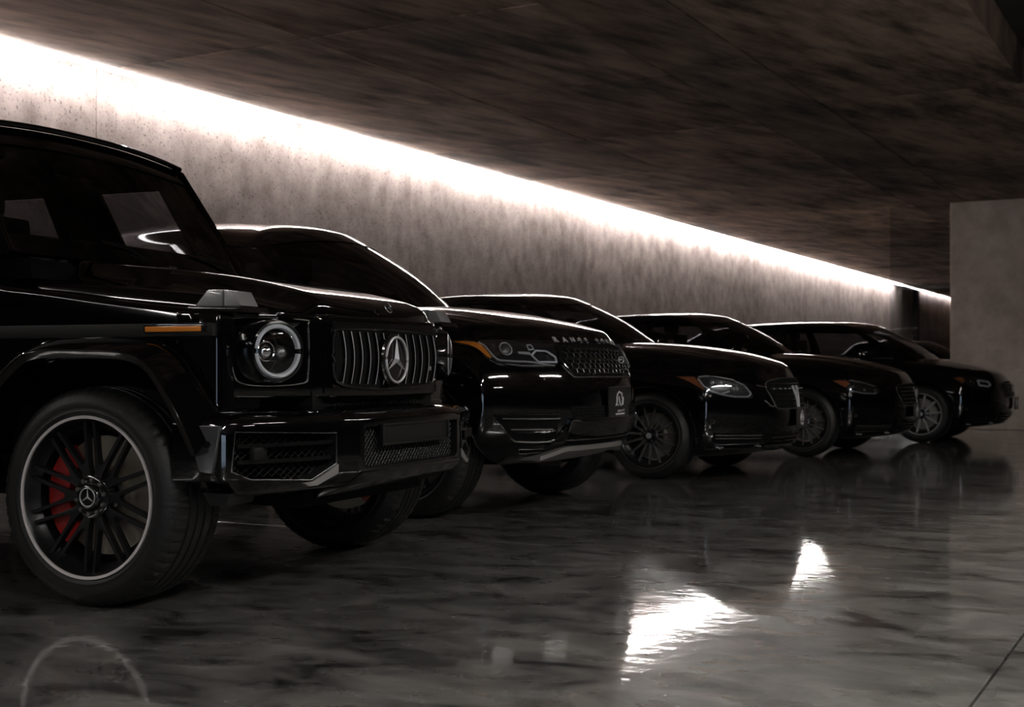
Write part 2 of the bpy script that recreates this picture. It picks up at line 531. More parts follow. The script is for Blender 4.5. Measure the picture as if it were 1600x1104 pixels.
# tinted glass panel standing at the near left corner of the pier
gp = empty('glass_panel', (-3.46, 19.85, 0), 'full-height tinted glass panel beside left edge of concrete pier', 'glass panel')
bm = bmesh.new(); box(bm, (-.45, 0, CEIL / 2), (.86, .016, CEIL - .03))
mk('pane', bm, M['partition'], gp, smooth=0)
bm = bmesh.new(); box(bm, (-.45, 0, .03), (.88, .04, .06)); mk('floor_channel', bm, M['trim'], gp, smooth=0)

# unseen tube lamps added as fill light for car fronts and wheel rims
LN = 0
for x, y, rz, lab in ((1.0, -3.2, 0, 'unseen fill tube added over the aisle, rearmost behind the camera'), (1.0, 0.9, 0, 'unseen fill tube added over the aisle, straight above the camera'),
                 (1.0, 4.8, 0, 'unseen fill tube added over the aisle, second ahead of the camera'), (1.0, 8.4, 0, 'unseen fill tube added over the aisle, nearest the concrete pier'),
                 (5.2, 3.0, 0, 'unseen fill tube added under ceiling on the far side of the aisle'),
                 (-3.2, -3.6, PI / 2, 'unseen fill tube added behind the camera, over the empty bay beside the wagon')):
    t = empty('fill_tube', (x, y, CEIL - .035), lab, 'lamp', 'added fill tubes outside the parking row', rz)
    bm = bmesh.new()
    box(bm, (0, 0, .02), (.14, 1.8, .02), .004)
    for q in (-.065, .065): box(bm, (q, 0, -.015), (.01, 1.8, .07), .002)
    for q in (-.895, .895): box(bm, (0, q, -.015), (.14, .01, .07), .002)
    mk('fill_tube_body', bm, M['skid'], t)
    bm = bmesh.new(); box(bm, (0, 0, -.005), (.11, 1.76, .015)); mk('diffuser', bm, M['lamp'], t, smooth=0)


# ---------------------------------------------------------------- wheels
def ngon_prism_polar(bm, pts, ang, y0, y1, bevel=0.002, tw=0.0):
    """polygon in (radial, tangential), turned by ang about the y axis, extruded y0..y1; y follows radius by tw"""
    n = len(pts); va = []; vb = []
    ca, sa = math.cos(ang), math.sin(ang)
    for r, t in pts:
        x, z = r * ca - t * sa, r * sa + t * ca
        dy = tw * (r - 0.1)
        va.append(bm.verts.new((x, y0 + dy, z))); vb.append(bm.verts.new((x, y1 + dy, z)))
    fs = [bm.faces.new(va), bm.faces.new(vb[::-1])]
    for i in range(n): fs.append(bm.faces.new((va[i], vb[i], vb[(i + 1) % n], va[(i + 1) % n])))
    bmesh.ops.recalc_face_normals(bm, faces=fs)
    if bevel:
        es = list({e for f in fs[:1] for e in f.edges})
        bmesh.ops.bevel(bm, geom=es, offset=bevel, segments=2, affect='EDGES', profile=0.7)


def star_bm(bm, R, y, axis='y', t=0.006, ring=0.10, c=(0, 0, 0), arm=0.11):
    """three-armed emblem in a ring, facing -y (axis y) or +x (axis x)"""
    sgn = -1 if axis == 'y' else 1
    def P(a, b, d):
        return (c[0] + a, c[1] + y + sgn * d, c[2] + b) if axis == 'y' else (c[0] + y + sgn * d, c[1] + a, c[2] + b)
    n = 40
    tube(bm, [P(R * (1 - ring / 2) * math.cos(2 * PI * k / n), R * (1 - ring / 2) * math.sin(2 * PI * k / n), t * .5) for k in range(n)], R * ring / 2, 8, closed=True)
    core = bm.verts.new(P(0, 0, t * 1.6))
    back = bm.verts.new(P(0, 0, -t * .4))
    tips = []; ins = []
    for k in range(3):
        a = PI / 2 + k * 2 * PI / 3
        tips.append(bm.verts.new(P(R * .95 * math.cos(a), R * .95 * math.sin(a), t * .4)))
        a2 = a + PI / 3
        ins.append(bm.verts.new(P(R * arm * math.cos(a2), R * arm * math.sin(a2), 0)))
    for k in range(3):
        bm.faces.new((core, tips[k], ins[k])); bm.faces.new((core, ins[k - 1], tips[k]))
        bm.faces.new((back, ins[k], tips[k])); bm.faces.new((back, tips[k], ins[k - 1]))


def make_wheel(car, name, x, y, side, R, W, rr, style='cross', lip='rimlip', spoke='satin', caliper='caliper', sipes=True, steer=0.0, fine=True):
    seg = 144 if fine else 64
    o = -W / 2
    bm = bmesh.new()
    # rim barrel
    lathe_y(bm, [(rr - .012, o + .002), (rr - .020, o + .012), (rr - .024, o + .03), (rr - .045, o + .05), (rr - .05, o + .12), (rr - .035, o + .2), (rr - .012, -o - .004), (rr + .004, -o), (rr + .004, o + .014)], seg=seg if fine else 48)
    wh = mk(name, bm, M['satin'], car)
    wh.location = (x, y, R); wh.rotation_euler = (0, 0, (0 if side < 0 else PI) + steer)
    # machined lip
    bm = bmesh.new()
    lathe_y(bm, [(rr - .012, o + .004), (rr - .0105, o - .003), (rr - .001, o - .004), (rr + .001, o + .006)], seg=seg)
    mk('rim_lip', bm, M[lip], wh)
    # tyre
    prof = [(rr - .002, o + .004), (rr + .006, o - .003), (rr + .016, o - .006), (rr + .020, o - .0035), (rr + .030, o - .004), (R - .055, o - .007), (R - .050, o - .0045), (R - .034, o + .001), (R - .014, o + .016), (R - .004, o + .032)]
    tw = W - .064
    inner = []
    n = 4
    for k in range(n):
        c = o + .032 + tw * (k + 1) / (n + 1)
        g = 0.0045
        inner += [(R, c - g - .002), (R - .007, c - g), (R - .007, c + g), (R, c + g + .002)]
    prof2 = prof + inner + [(r, -yy) for r, yy in prof[::-1]]
    bm = bmesh.new()
    rings = lathe_y(bm, prof2, seg=seg * (2 if fine else 1))
    if sipes and fine:
        a = len(prof) - 2
        for ri in list(range(a, a + 3)) + list(range(len(prof2) - a - 3, len(prof2) - a)):
            for k, v in enumerate(rings[ri]):
                if k % 5 == 0:
                    d = Vector((v.co.x, 0, v.co.z)).normalized(); v.co -= d * .005
    mk('tyre', bm, M['rubber'], wh, smooth=40)
    f = o + .035      # outer face of the spokes at the hub
    if style == 'cross':
        e = math.radians(14.3)
        re = rr - .014
        up = [(.055, -.017), (.095, -.0175), (.115, -.0225), (.145, -.031)]
        up += [(re * math.cos(e) , -re * math.sin(e) - .006), (re * math.cos(e) + .004, -re * math.sin(e) + .007)]
        up += [(.165, -.0245), (.140, -.015), (.125, -.0065), (.121, 0)]
        pts = up + [(r, -t) for r, t in up[:-1][::-1]]
        for k in range(10):
            bm = bmesh.new(); ngon_prism_polar(bm, pts, k * PI / 5 + PI, f + .002, f + .028, .0025, -.10)
            mk('spoke', bm, M[spoke], wh, smooth=30)
    else:
        ns, wd = {'ten': (10, .011), 'fifteen': (15, .008), 'five': (5, .02)}[style]
        re = rr - .012
        for k in range(ns):
            bm = bmesh.new()
            if style == 'five':
                pts = [(.05, -.03), (.11, -.036), (re, -.055), (re + .002, -.035), (.13, -.006), (.13, .006), (re + .002, .035), (re, .055), (.11, .036), (.05, .03)]
            else:
                pts = [(.04, -wd * 1.3), (.09, -wd * 1.1), (re, -wd), (re, wd), (.09, wd * 1.1), (.04, wd * 1.3)]
            ngon_prism_polar(bm, pts, k * 2 * PI / ns + .1, f + .002, f + .022, .002, -.10)
            mk('spoke', bm, M[spoke], wh, smooth=30)
    # hub
    bm = bmesh.new()
    hr = .076 if style == 'cross' else .058
    lathe_y(bm, [(hr + .004, f + .03), (hr, f - .001), (hr - .012, f - .006), (hr * .62, f - .004), (hr * .58, f - .016), (hr * .52, f - .020), (hr * .45, f - .021), (0.0005, f - .021)], seg=48)
    hub = mk('hub_cap', bm, M['gloss_trim'], wh)
    bm = bmesh.new()
    nb = 10 if style == 'cross' else 5
    for k in range(nb):
        a = 2 * PI * k / nb + .2
        lathe_y(bm, [(.008, f - .002), (.0075, f - .012), (.0005, f - .012)], 10, c=(hr * .8 * math.cos(a), 0, hr * .8 * math.sin(a)))
    mk('wheel_bolts', bm, M['darkchrome'], wh)['kind'] = 'stuff'
    bm = bmesh.new()
    if style == 'cross': star_bm(bm, .035, f - .0215, 'y', .0028, .13, arm=.13)
    else: lathe_y(bm, [(.022, f - .021), (.022, f - .024), (.017, f - .024), (.017, f - .022), (.0005, f - .022)], 24)
    mk('wheel_emblem', bm, M['bright'], wh)
    # brake
    dr = rr * .74
    yd = o + .115
    bm = bmesh.new()
    lathe_y(bm, [(.06, yd), (.085, yd - .03), (.105, yd - .03), (.108, yd), (dr, yd), (dr, yd + .03), (.06, yd + .03)], 64)
    mk('brake_disc', bm, M['disc'], wh)
    bm = bmesh.new()
    a0, a1 = math.radians(128), math.radians(232)
    N = 9
    outer = [((dr + .012) * math.cos(a0 + (a1 - a0) * k / N), (dr + .012) * math.sin(a0 + (a1 - a0) * k / N)) for k in range(N + 1)]
    inn = [(dr * .62 * math.cos(a1 - (a1 - a0) * k / N), dr * .62 * math.sin(a1 - (a1 - a0) * k / N)) for k in range(N + 1)]
    prism(bm, outer + inn, yd - .045, yd + .07, 'y', .008)
    mk('brake_caliper', bm, M[caliper], wh)
    return wh


# ---------------------------------------------------------------- greenhouse: pillars, roof and panes
def greenhouse(car, sp):
    """sp: A (x,y,z base), wc windshield base centre x, At (x,y,z top), hc header centre x, rail [(x,z,y)] along the side, Cb / Ct (x,y,z), rc, tc
    rear glass base / top centre x, rz(x) roof height on the centre line"""
    A, At, Cb, Ct = sp['A'], sp['At'], sp['Cb'], sp['Ct']
    nf, ns = 10, 22
    base = []; top = []; kind = []
    for j in range(nf + 1):          # windscreen
        s = j / nf
        base.append(Vector((sp['wc'] - (sp['wc'] - A[0]) * s ** 2.2, A[1] * s, A[2] + sp.get('bz', .0) * (1 - s * s))))
        top.append(Vector((sp['hc'] - (sp['hc'] - At[0]) * s ** 2.2, At[1] * s, At[2] + sp.get('hz', .03) * (1 - s ** 2))))
        kind.append('ws' if j < nf else 'pillar')
    pw = sp.get('pw', .075)
    bx0, tx0 = A[0] - pw, At[0] - pw * .8
    bx1, tx1 = Cb[0], Ct[0]
    for j in range(ns + 1):
        s = j / ns
        x = tx0 + (tx1 - tx0) * s
        base.append(Vector((bx0 + (bx1 - bx0) * s, sinterp(sp['by'], bx0 + (bx1 - bx0) * s), sinterp(sp['bz_tab'], bx0 + (bx1 - bx0) * s))))
        top.append(Vector((x, sinterp(sp['ty'], x), sinterp(sp['tz'], x))))
        kind.append('side')
    for j in range(nf, -1, -1):
        s = j / nf
        base.append(Vector((sp['rc'] + (Cb[0] - .05 - sp['rc']) * s ** 2.2, (Cb[1] - .04) * s, Cb[2])))
        top.append(Vector((sp['tc'] + (Ct[0] - .05 - sp['tc']) * s ** 2.2, (Ct[1] - .03) * s, Ct[2] + .02 * (1 - s * s))))
        kind.append('rear')
    kind[nf + 1 + ns] = 'pillar'
    nr, nc = 7, 7
    bm = bmesh.new()
    V = {}
    ncol = len(base)
    bulge = sp.get('bulge', .03)
    xs_c = (sp['tc'] + .55, sp['hc'] - .45)
    def P(j, i):
        b, t = base[j], top[j]
        if i <= nr:
            s = i / nr
            p = b.lerp(t, s)
            p.y += bulge * math.sin(PI * s) * (p.y / max(.3, abs(t.y))) if kind[j] in ('side', 'pillar') or p.y > 0.3 else 0
            if kind[j] == 'ws' or (kind[j] == 'pillar' and j == nf): p.x += sp.get('wb', .02) * math.sin(PI * s); p.z += sp.get('wb', .02) * .5 * math.sin(PI * s)
            return p
        s = (i - nr) / nc
        cx = min(max(t.x, xs_c[0]), xs_c[1])
        c = Vector((cx, 0, 0))
        c.z = sinterp(sp['rz'], cx)
        q = t.lerp(c, s); q.z = t.z + (c.z - t.z) * math.sin(s * PI / 2) ** .8
        # keep the crown between header and centre smooth
        return q
    for sgn in (1, -1):
        for j in range(ncol):
            for i in range(nr + nc + 1):
                p = P(j, i); V[(sgn, j, i)] = bm.verts.new((p.x, p.y * sgn, p.z))
    glass = {}
    pills = sp.get('pillars', [(10, 11)])
    for sgn in (1, -1):
        for j in range(ncol - 1):
            for i in range(nr + nc):
                q = [V[(sgn, j, i)], V[(sgn, j + 1, i)], V[(sgn, j + 1, i + 1)], V[(sgn, j, i + 1)]]
                if sgn < 0: q = q[::-1]
                f = bm.faces.new(q)
                g = 0
                if 1 <= i < nr - (1 if True else 0):
                    k = kind[j]
                    js = j - nf - 1
                    if k == 'ws' and kind[j + 1] in ('ws', 'pillar') and j < nf - (0 if sp.get('wfull', True) else 1): g = 1
                    elif k == 'side' and kind[j + 1] in ('side',) and not any(a <= js < b for a, b in pills): g = 2 + sum(js >= b for a, b in pills)
                    elif k == 'rear' and kind[j + 1] == 'rear': g = 9
                if i == 0 and kind[j] == 'ws': g = 0
                f.material_index = g if g in (0, 1, 9) else (g if sgn > 0 else g + 3)
    bmesh.ops.remove_doubles(bm, verts=bm.verts, dist=1e-4)
    bmesh.ops.recalc_face_normals(bm, faces=bm.faces)
    # outward check
    bm.faces.ensure_lookup_table()
    idx = sorted({f.material_index for f in bm.faces})
    res = {}
    for g in idx:
        b2 = bm.copy()
        bmesh.ops.delete(b2, geom=[f for f in b2.faces if f.material_index != g], context='FACES')
        for f in b2.faces: f.material_index = 0
        if g == 0:
            ret = bmesh.ops.solidify(b2, geom=b2.faces[:], thickness=0.02)
            # the solid may go either way: fine for a shell two centimetres thick
            res[0] = mk('roof', b2, M['paint'], car, smooth=50, recalc=True)
        else:
            for v in b2.verts: pass
            bmesh.ops.recalc_face_normals(b2, faces=b2.faces)
            nm = 'windshield' if g == 1 else ('rear_window' if g == 9 else 'side_window')
            off = sp.get('inset', .006)
            b2.normal_update()
            cen = Vector((-1.8, 0, A[2] + .1))
            for v in b2.verts: v.co += (cen - v.co).normalized() * off
            res[g] = mk(nm, b2, M[sp.get('glass', 'glass')], car, smooth=60)
    bm.free()
    return res


# ---------------------------------------------------------------- lower body
def lower_body(car, sp, name='body'):
    xr, nx, ny, nz = sp['rear'], 96, 26, 16
    T, B, Wx, Sw, Xn = sp['top'], sp['bot'], sp['W'], sp['sec'], sp['nose']
    us = []
    for i in range(nx + 1):
        s = i / nx; us.append(1 - (1 - s) ** 1.25)
    def fn(u, v, w):
        xf = sinterp(Xn, w) - sp['sweep'] * abs(v) ** sp.get('swp', 2.6)
        xb = xr + .22 * abs(v) ** 3 + .12 * (abs(w - .55) * 1.6) ** 2
        x = xb + (xf - xb) * u
        t = sinterp(T, x) - sp.get('crown', .04) * abs(v) ** 2 + sp.get('bulge', .012) * (1 if abs(v) < .62 else 0)
        nb = sinterp(B, x)
        z = nb + (t - nb) * w
        if sp.get('noselift') and u > .9:
            pass
        y = v * sinterp(Wx, x) * sinterp(Sw, w)
        return (x, y, z)
    bm = gridbox(nx, ny, nz, fn, us)
    smooth_bm(bm, sp.get('sm', 3), .5)
    o = mk(name, bm, M['paint'], car, mats=[M['paint'], M['under']])
    R = sp['R']; ra = R + sp.get('gap', .045)
    cs = []
    for x in (0.0, -sp['wb']):
        for s in (1, -1):
            b = bmesh.new()
            n = 40
            pts = [(x + ra * math.cos(2 * PI * k / n), R + sp.get('arch_dz', 0) + ra * math.sin(2 * PI * k / n)) for k in range(n)]
            prism(b, pts, s * .52, s * 1.3, 'y')
            cs.append(mk('cut', b, M['under'], None, smooth=0))
    boolean(o, cs)
    return o


class Surf:
    def __init__(self, *objs):
        vs = []; ps = []
        for o in objs:
            n = len(vs)
            vs += [v.co.copy() for v in o.data.vertices]
            ps += [tuple(n + i for i in p.vertices) for p in o.data.polygons]
        self.t = BVHTree.FromPolygons(vs, ps)
    def near(self, p, off=0.0):
        l, n, i, d = self.t.find_nearest(Vector(p))
        return l + n * off, n
    def cast(self, o, d):
        l, n, i, dd = self.t.ray_cast(Vector(o), Vector(d).normalized())
        return l, n


def arch_lips(car, surf, R, ra, wb, x0s=(0.0,), r=0.008, name='arch_lip', mat='paint', a0=-8, a1=188):
    for x in (0.0, -wb):
        for s in (1, -1):
            pts = []
            for k in range(41):
                a = math.radians(a0 + (a1 - a0) * k / 40)
                px, pz = x + ra * math.cos(a), R + ra * math.sin(a)
                l, n = surf.cast((px, s * 1.6, pz), (0, -s, 0))
                if l is None: continue
                if abs(l.y) < .7:
                    l2, n = surf.near((px, s * .95, pz)); l = l2
                pts.append((l.x, l.y + s * .001, l.z))
            bm = bmesh.new(); tube(bm, pts, r, 8)
            mk(name, bm, M[mat], car)


def seats(car, xf, z, wheel_x, rear=True, wz=None):
    def seat(x, y, w=.5):
        bm = bmesh.new()
        box(bm, (x + .28, y, z - .42), (.55, w, .16), .05)
        box(bm, (x - .04, y, z - .1), (.14, w, .62), .05, rot=None)
        o = mk('seat', bm, M['seat'], car)
        bm = bmesh.new(); box(bm, (x - .08, y, z + .30), (.09, .27, .17), .035)
        box(bm, (x - .08, y + .06, z + .2), (.015, .015, .12)); box(bm, (x - .08, y - .06, z + .2), (.015, .015, .12))
        mk('headrest', bm, M['seat'], o)
    seat(xf, .37); seat(xf, -.37)
    if rear: seat(xf - .95, .37); seat(xf - .95, -.37)
    bm = bmesh.new()
    c = Vector((wheel_x, .37, wz or z - .10)); n = 28
    tube(bm, [(c.x - .06 * math.sin(2 * PI * k / n), c.y + .18 * math.cos(2 * PI * k / n), c.z + .17 * math.sin(2 * PI * k / n)) for k in range(n)], .014, 8, closed=True)
    box(bm, (c.x, c.y, c.z), (.05, .12, .10), .02); box(bm, (c.x, c.y, c.z), (.02, .34, .03), .005)
    mk('steering_wheel', bm, M['seat'], car)


def mirrors(car, x, y, z, name='side_mirror'):
    for s in (1, -1):
        bm = bmesh.new()
        box(bm, (x, s * (y + .11), z + .03), (.11, .20, .14), .045, seg=3)
        box(bm, (x + .01, s * (y - .02), z - .03), (.05, .14, .03), .01)
        mk(name, bm, M['paint'], car)


# ================================================================ RANGE: tall luxury SUV, second in the row
def suv_body():
    car = empty('suv', (-4.08, 7.2, 0), 'black luxury suv with letters along the bonnet edge, second vehicle of the row', 'car')
    sp = dict(rear=-3.98, wb=2.92, R=.385, gap=.05, sweep=.36, swp=2.8, crown=.05, bulge=.012, sm=2,
              top=[(-4.1, 1.12), (-3.2, 1.20), (-1.2, 1.24), (-.72, 1.265), (-.3, 1.245), (0, 1.22), (.35, 1.165), (.6, 1.10), (.7, 1.06), (.8, 1.0), (.9, .95)],
              bot=[(-4.0, .42), (-3.4, .32), (-.5, .28), (.3, .29), (.82, .33)],
              W=[(-4.0, .90), (-3.2, .985), (-1, .985), (0, .985), (.35, .97), (.6, .935), (.82, .90)],
              sec=[(0, .93), (.12, .97), (.4, 1.0), (.62, .995), (.8, .965), (.93, .90), (1, .85)],
              nose=[(0, .56), (.1, .74), (.25, .84), (.5, .86), (.7, .83), (.82, .785), (.92, .735), (1, .68)])
    body = lower_body(car, sp)
    gh = greenhouse(car, dict(A=(-.70, .74, 1.235), wc=-.45, At=(-1.36, .62, 1.71), hc=-1.20, hz=.07, bz=.02, wb=.03,
              by=[(-3.7, .72), (-3, .80), (-.8, .80)], bz_tab=[(-3.8, 1.27), (-2, 1.22), (-.8, 1.22)],
              ty=[(-3.8, .60), (-2.4, .645), (-1.4, .635)], tz=[(-3.8, 1.70), (-2.6, 1.765), (-2, 1.768), (-1.4, 1.695)],
              Cb=(-3.80, .74, 1.26), Ct=(-3.74, .60, 1.69), rc=-3.95, tc=-3.86, glass='glass_dark',
              rz=[(-3.7, 1.84), (-3.2, 1.885), (-2.4, 1.90), (-2, 1.885), (-1.7, 1.86), (-1.4, 1.82)], pillars=[(9, 10), (17, 18)]))
    for wx in (0, -2.92):
        for s in (-1, 1):
            make_wheel(car, 'wheel', wx, s * .835, s, .385, .275, .275, 'five', 'gloss_trim', 'satin', 'gloss_trim', fine=(wx == 0))
    seats(car, -1.75, 1.28, -1.05)
    mirrors(car, -.85, .93, 1.22)
    return car, body, gh


def sedan_body(loc, label, dz=0.0, g=0.0):
    car = empty('sedan', loc, label, 'car')
    sp = dict(rear=-4.0, wb=3.05, R=.34, gap=.04, sweep=.42, swp=2.6, crown=.045, bulge=.018, sm=3,
              top=[(-4.1, .95), (-3.5, 1.04), (-2, 1.02), (-.75, 1.04), (-.35, 1.035), (0, 1.015), (.4, .955), (.65, .885), (.8, .82), (.95, .75)],
              bot=[(-4.0, .32), (-3.4, .22), (-.5, .18), (.3, .18), (.85, .21)],
              W=[(-4.0, .84), (-3.2, .935), (-1, .94), (0, .935), (.35, .92), (.6, .885), (.9, .85)],
              sec=[(0, .93), (.15, .975), (.45, 1.0), (.68, .99), (.84, .955), (.94, .89), (1, .82)],
              nose=[(0, .74), (.1, .84), (.3, .90), (.55, .91), (.75, .89), (.9, .84), (1, .79)])
    for k in ('top',): sp[k] = [(a, b + dz) for a, b in sp[k]]
    body = lower_body(car, sp)
    gh = greenhouse(car, dict(A=(-.62 + g, .70, 1.0 + dz), wc=-.34 + g, At=(-1.24 + g, .55, 1.395 + dz), hc=-1.08 + g, hz=.05, bz=.02, wb=.035,
              by=[(-3.5, .66), (-2.5, .76), (-.5, .77)], bz_tab=[(-3.8, 1.0 + dz), (-.5, 1.0 + dz)],
              ty=[(-3.0, .50), (-2.2, .565), (-1.1, .565)], tz=[(-3.0, 1.335 + dz), (-2.4, 1.43 + dz), (-1.9, 1.455 + dz), (-1.5 + g, 1.44 + dz), (-1.1 + g, 1.385 + dz)],
              Cb=(-3.45, .66, 1.0 + dz), Ct=(-2.85, .51, 1.36 + dz), rc=-3.65, tc=-2.98, glass='glass_mid',
              rz=[(-2.9, 1.42 + dz), (-2.2, 1.495 + dz), (-1.7, 1.505 + dz), (-1.4 + g, 1.49 + dz), (-1.1 + g, 1.455 + dz)], pillars=[(9, 10), (17, 18)]))
    seats(car, -1.8, 1.08 + dz, -.95)
    mirrors(car, -.62, .88, 1.0 + dz)
    return car, body, gh


suv, suv_b, suv_g = suv_body()
SED = []
for i, (loc, lab, dz, gx) in enumerate((((-3.9, 10.3, 0), 'black sedan with winged chrome emblem, third vehicle of the row', .035, 0),
                                ((-3.6, 13.5, 0), 'black sedan with many small bright headlamp glints, fourth vehicle of the row', -.02, 0),
                                ((-3.08, 16.6, 0), 'black sedan nearest the concrete pier, with pale ten-spoke wheels', -.03, .38))):
    c, b, g = sedan_body(loc, lab, dz=dz, g=gx)
    SED.append((c, b, g))
    for wx in (0, -3.05):
        for s in (-1, 1):
            make_wheel(c, 'wheel', wx, s * .80, s, .34, .245, .245, 'ten' if i == 2 else 'fifteen', 'greyalloy' if i == 2 else 'gloss_trim',
                       'greyalloy' if i == 2 else 'darkchrome', 'gloss_trim', fine=False)


# ================================================================ boxy off-road wagon, first in the row
def lattice(bm, y0, y1, z0, z1, xf, pitch=.03, r=.0022, clip=None, slant=.55):
    """diamond mesh in the y-z plane, x given by xf(y)"""
    def inside(y, z):
        return y0 <= y <= y1 and z0 <= z <= z1 and (clip is None or clip(y, z))
    H = z1 - z0; run = H / slant
    n = int((y1 - y0 + run) / pitch) + 1
    for d in (1, -1):
        for k in range(-1, n + 1):
            ys = y0 - run + k * pitch if d > 0 else y0 + k * pitch
            seg = []
            N = 14
            for i in range(N + 1):
                t = i / N
                y = ys + (run * t if d > 0 else -run * t + run * 0); z = z0 + H * t
                if d < 0: y = ys + run * (1 - t) - run
                if inside(y, z): seg.append((xf(y), y, z))
                else:
                    if len(seg) > 1: tube(bm, seg, r, 4)
                    seg = []
            if len(seg) > 1: tube(bm, seg, r, 4)


def bevel_sharp(bm, ang=40, off=.025, seg=3):
    bm.normal_update()
    es = [e for e in bm.edges if e.is_manifold and e.calc_face_angle(0) > math.radians(ang)]
    bmesh.ops.bevel(bm, geom=es, offset=off, segments=seg, affect='EDGES', profile=0.5, clamp_overlap=True)


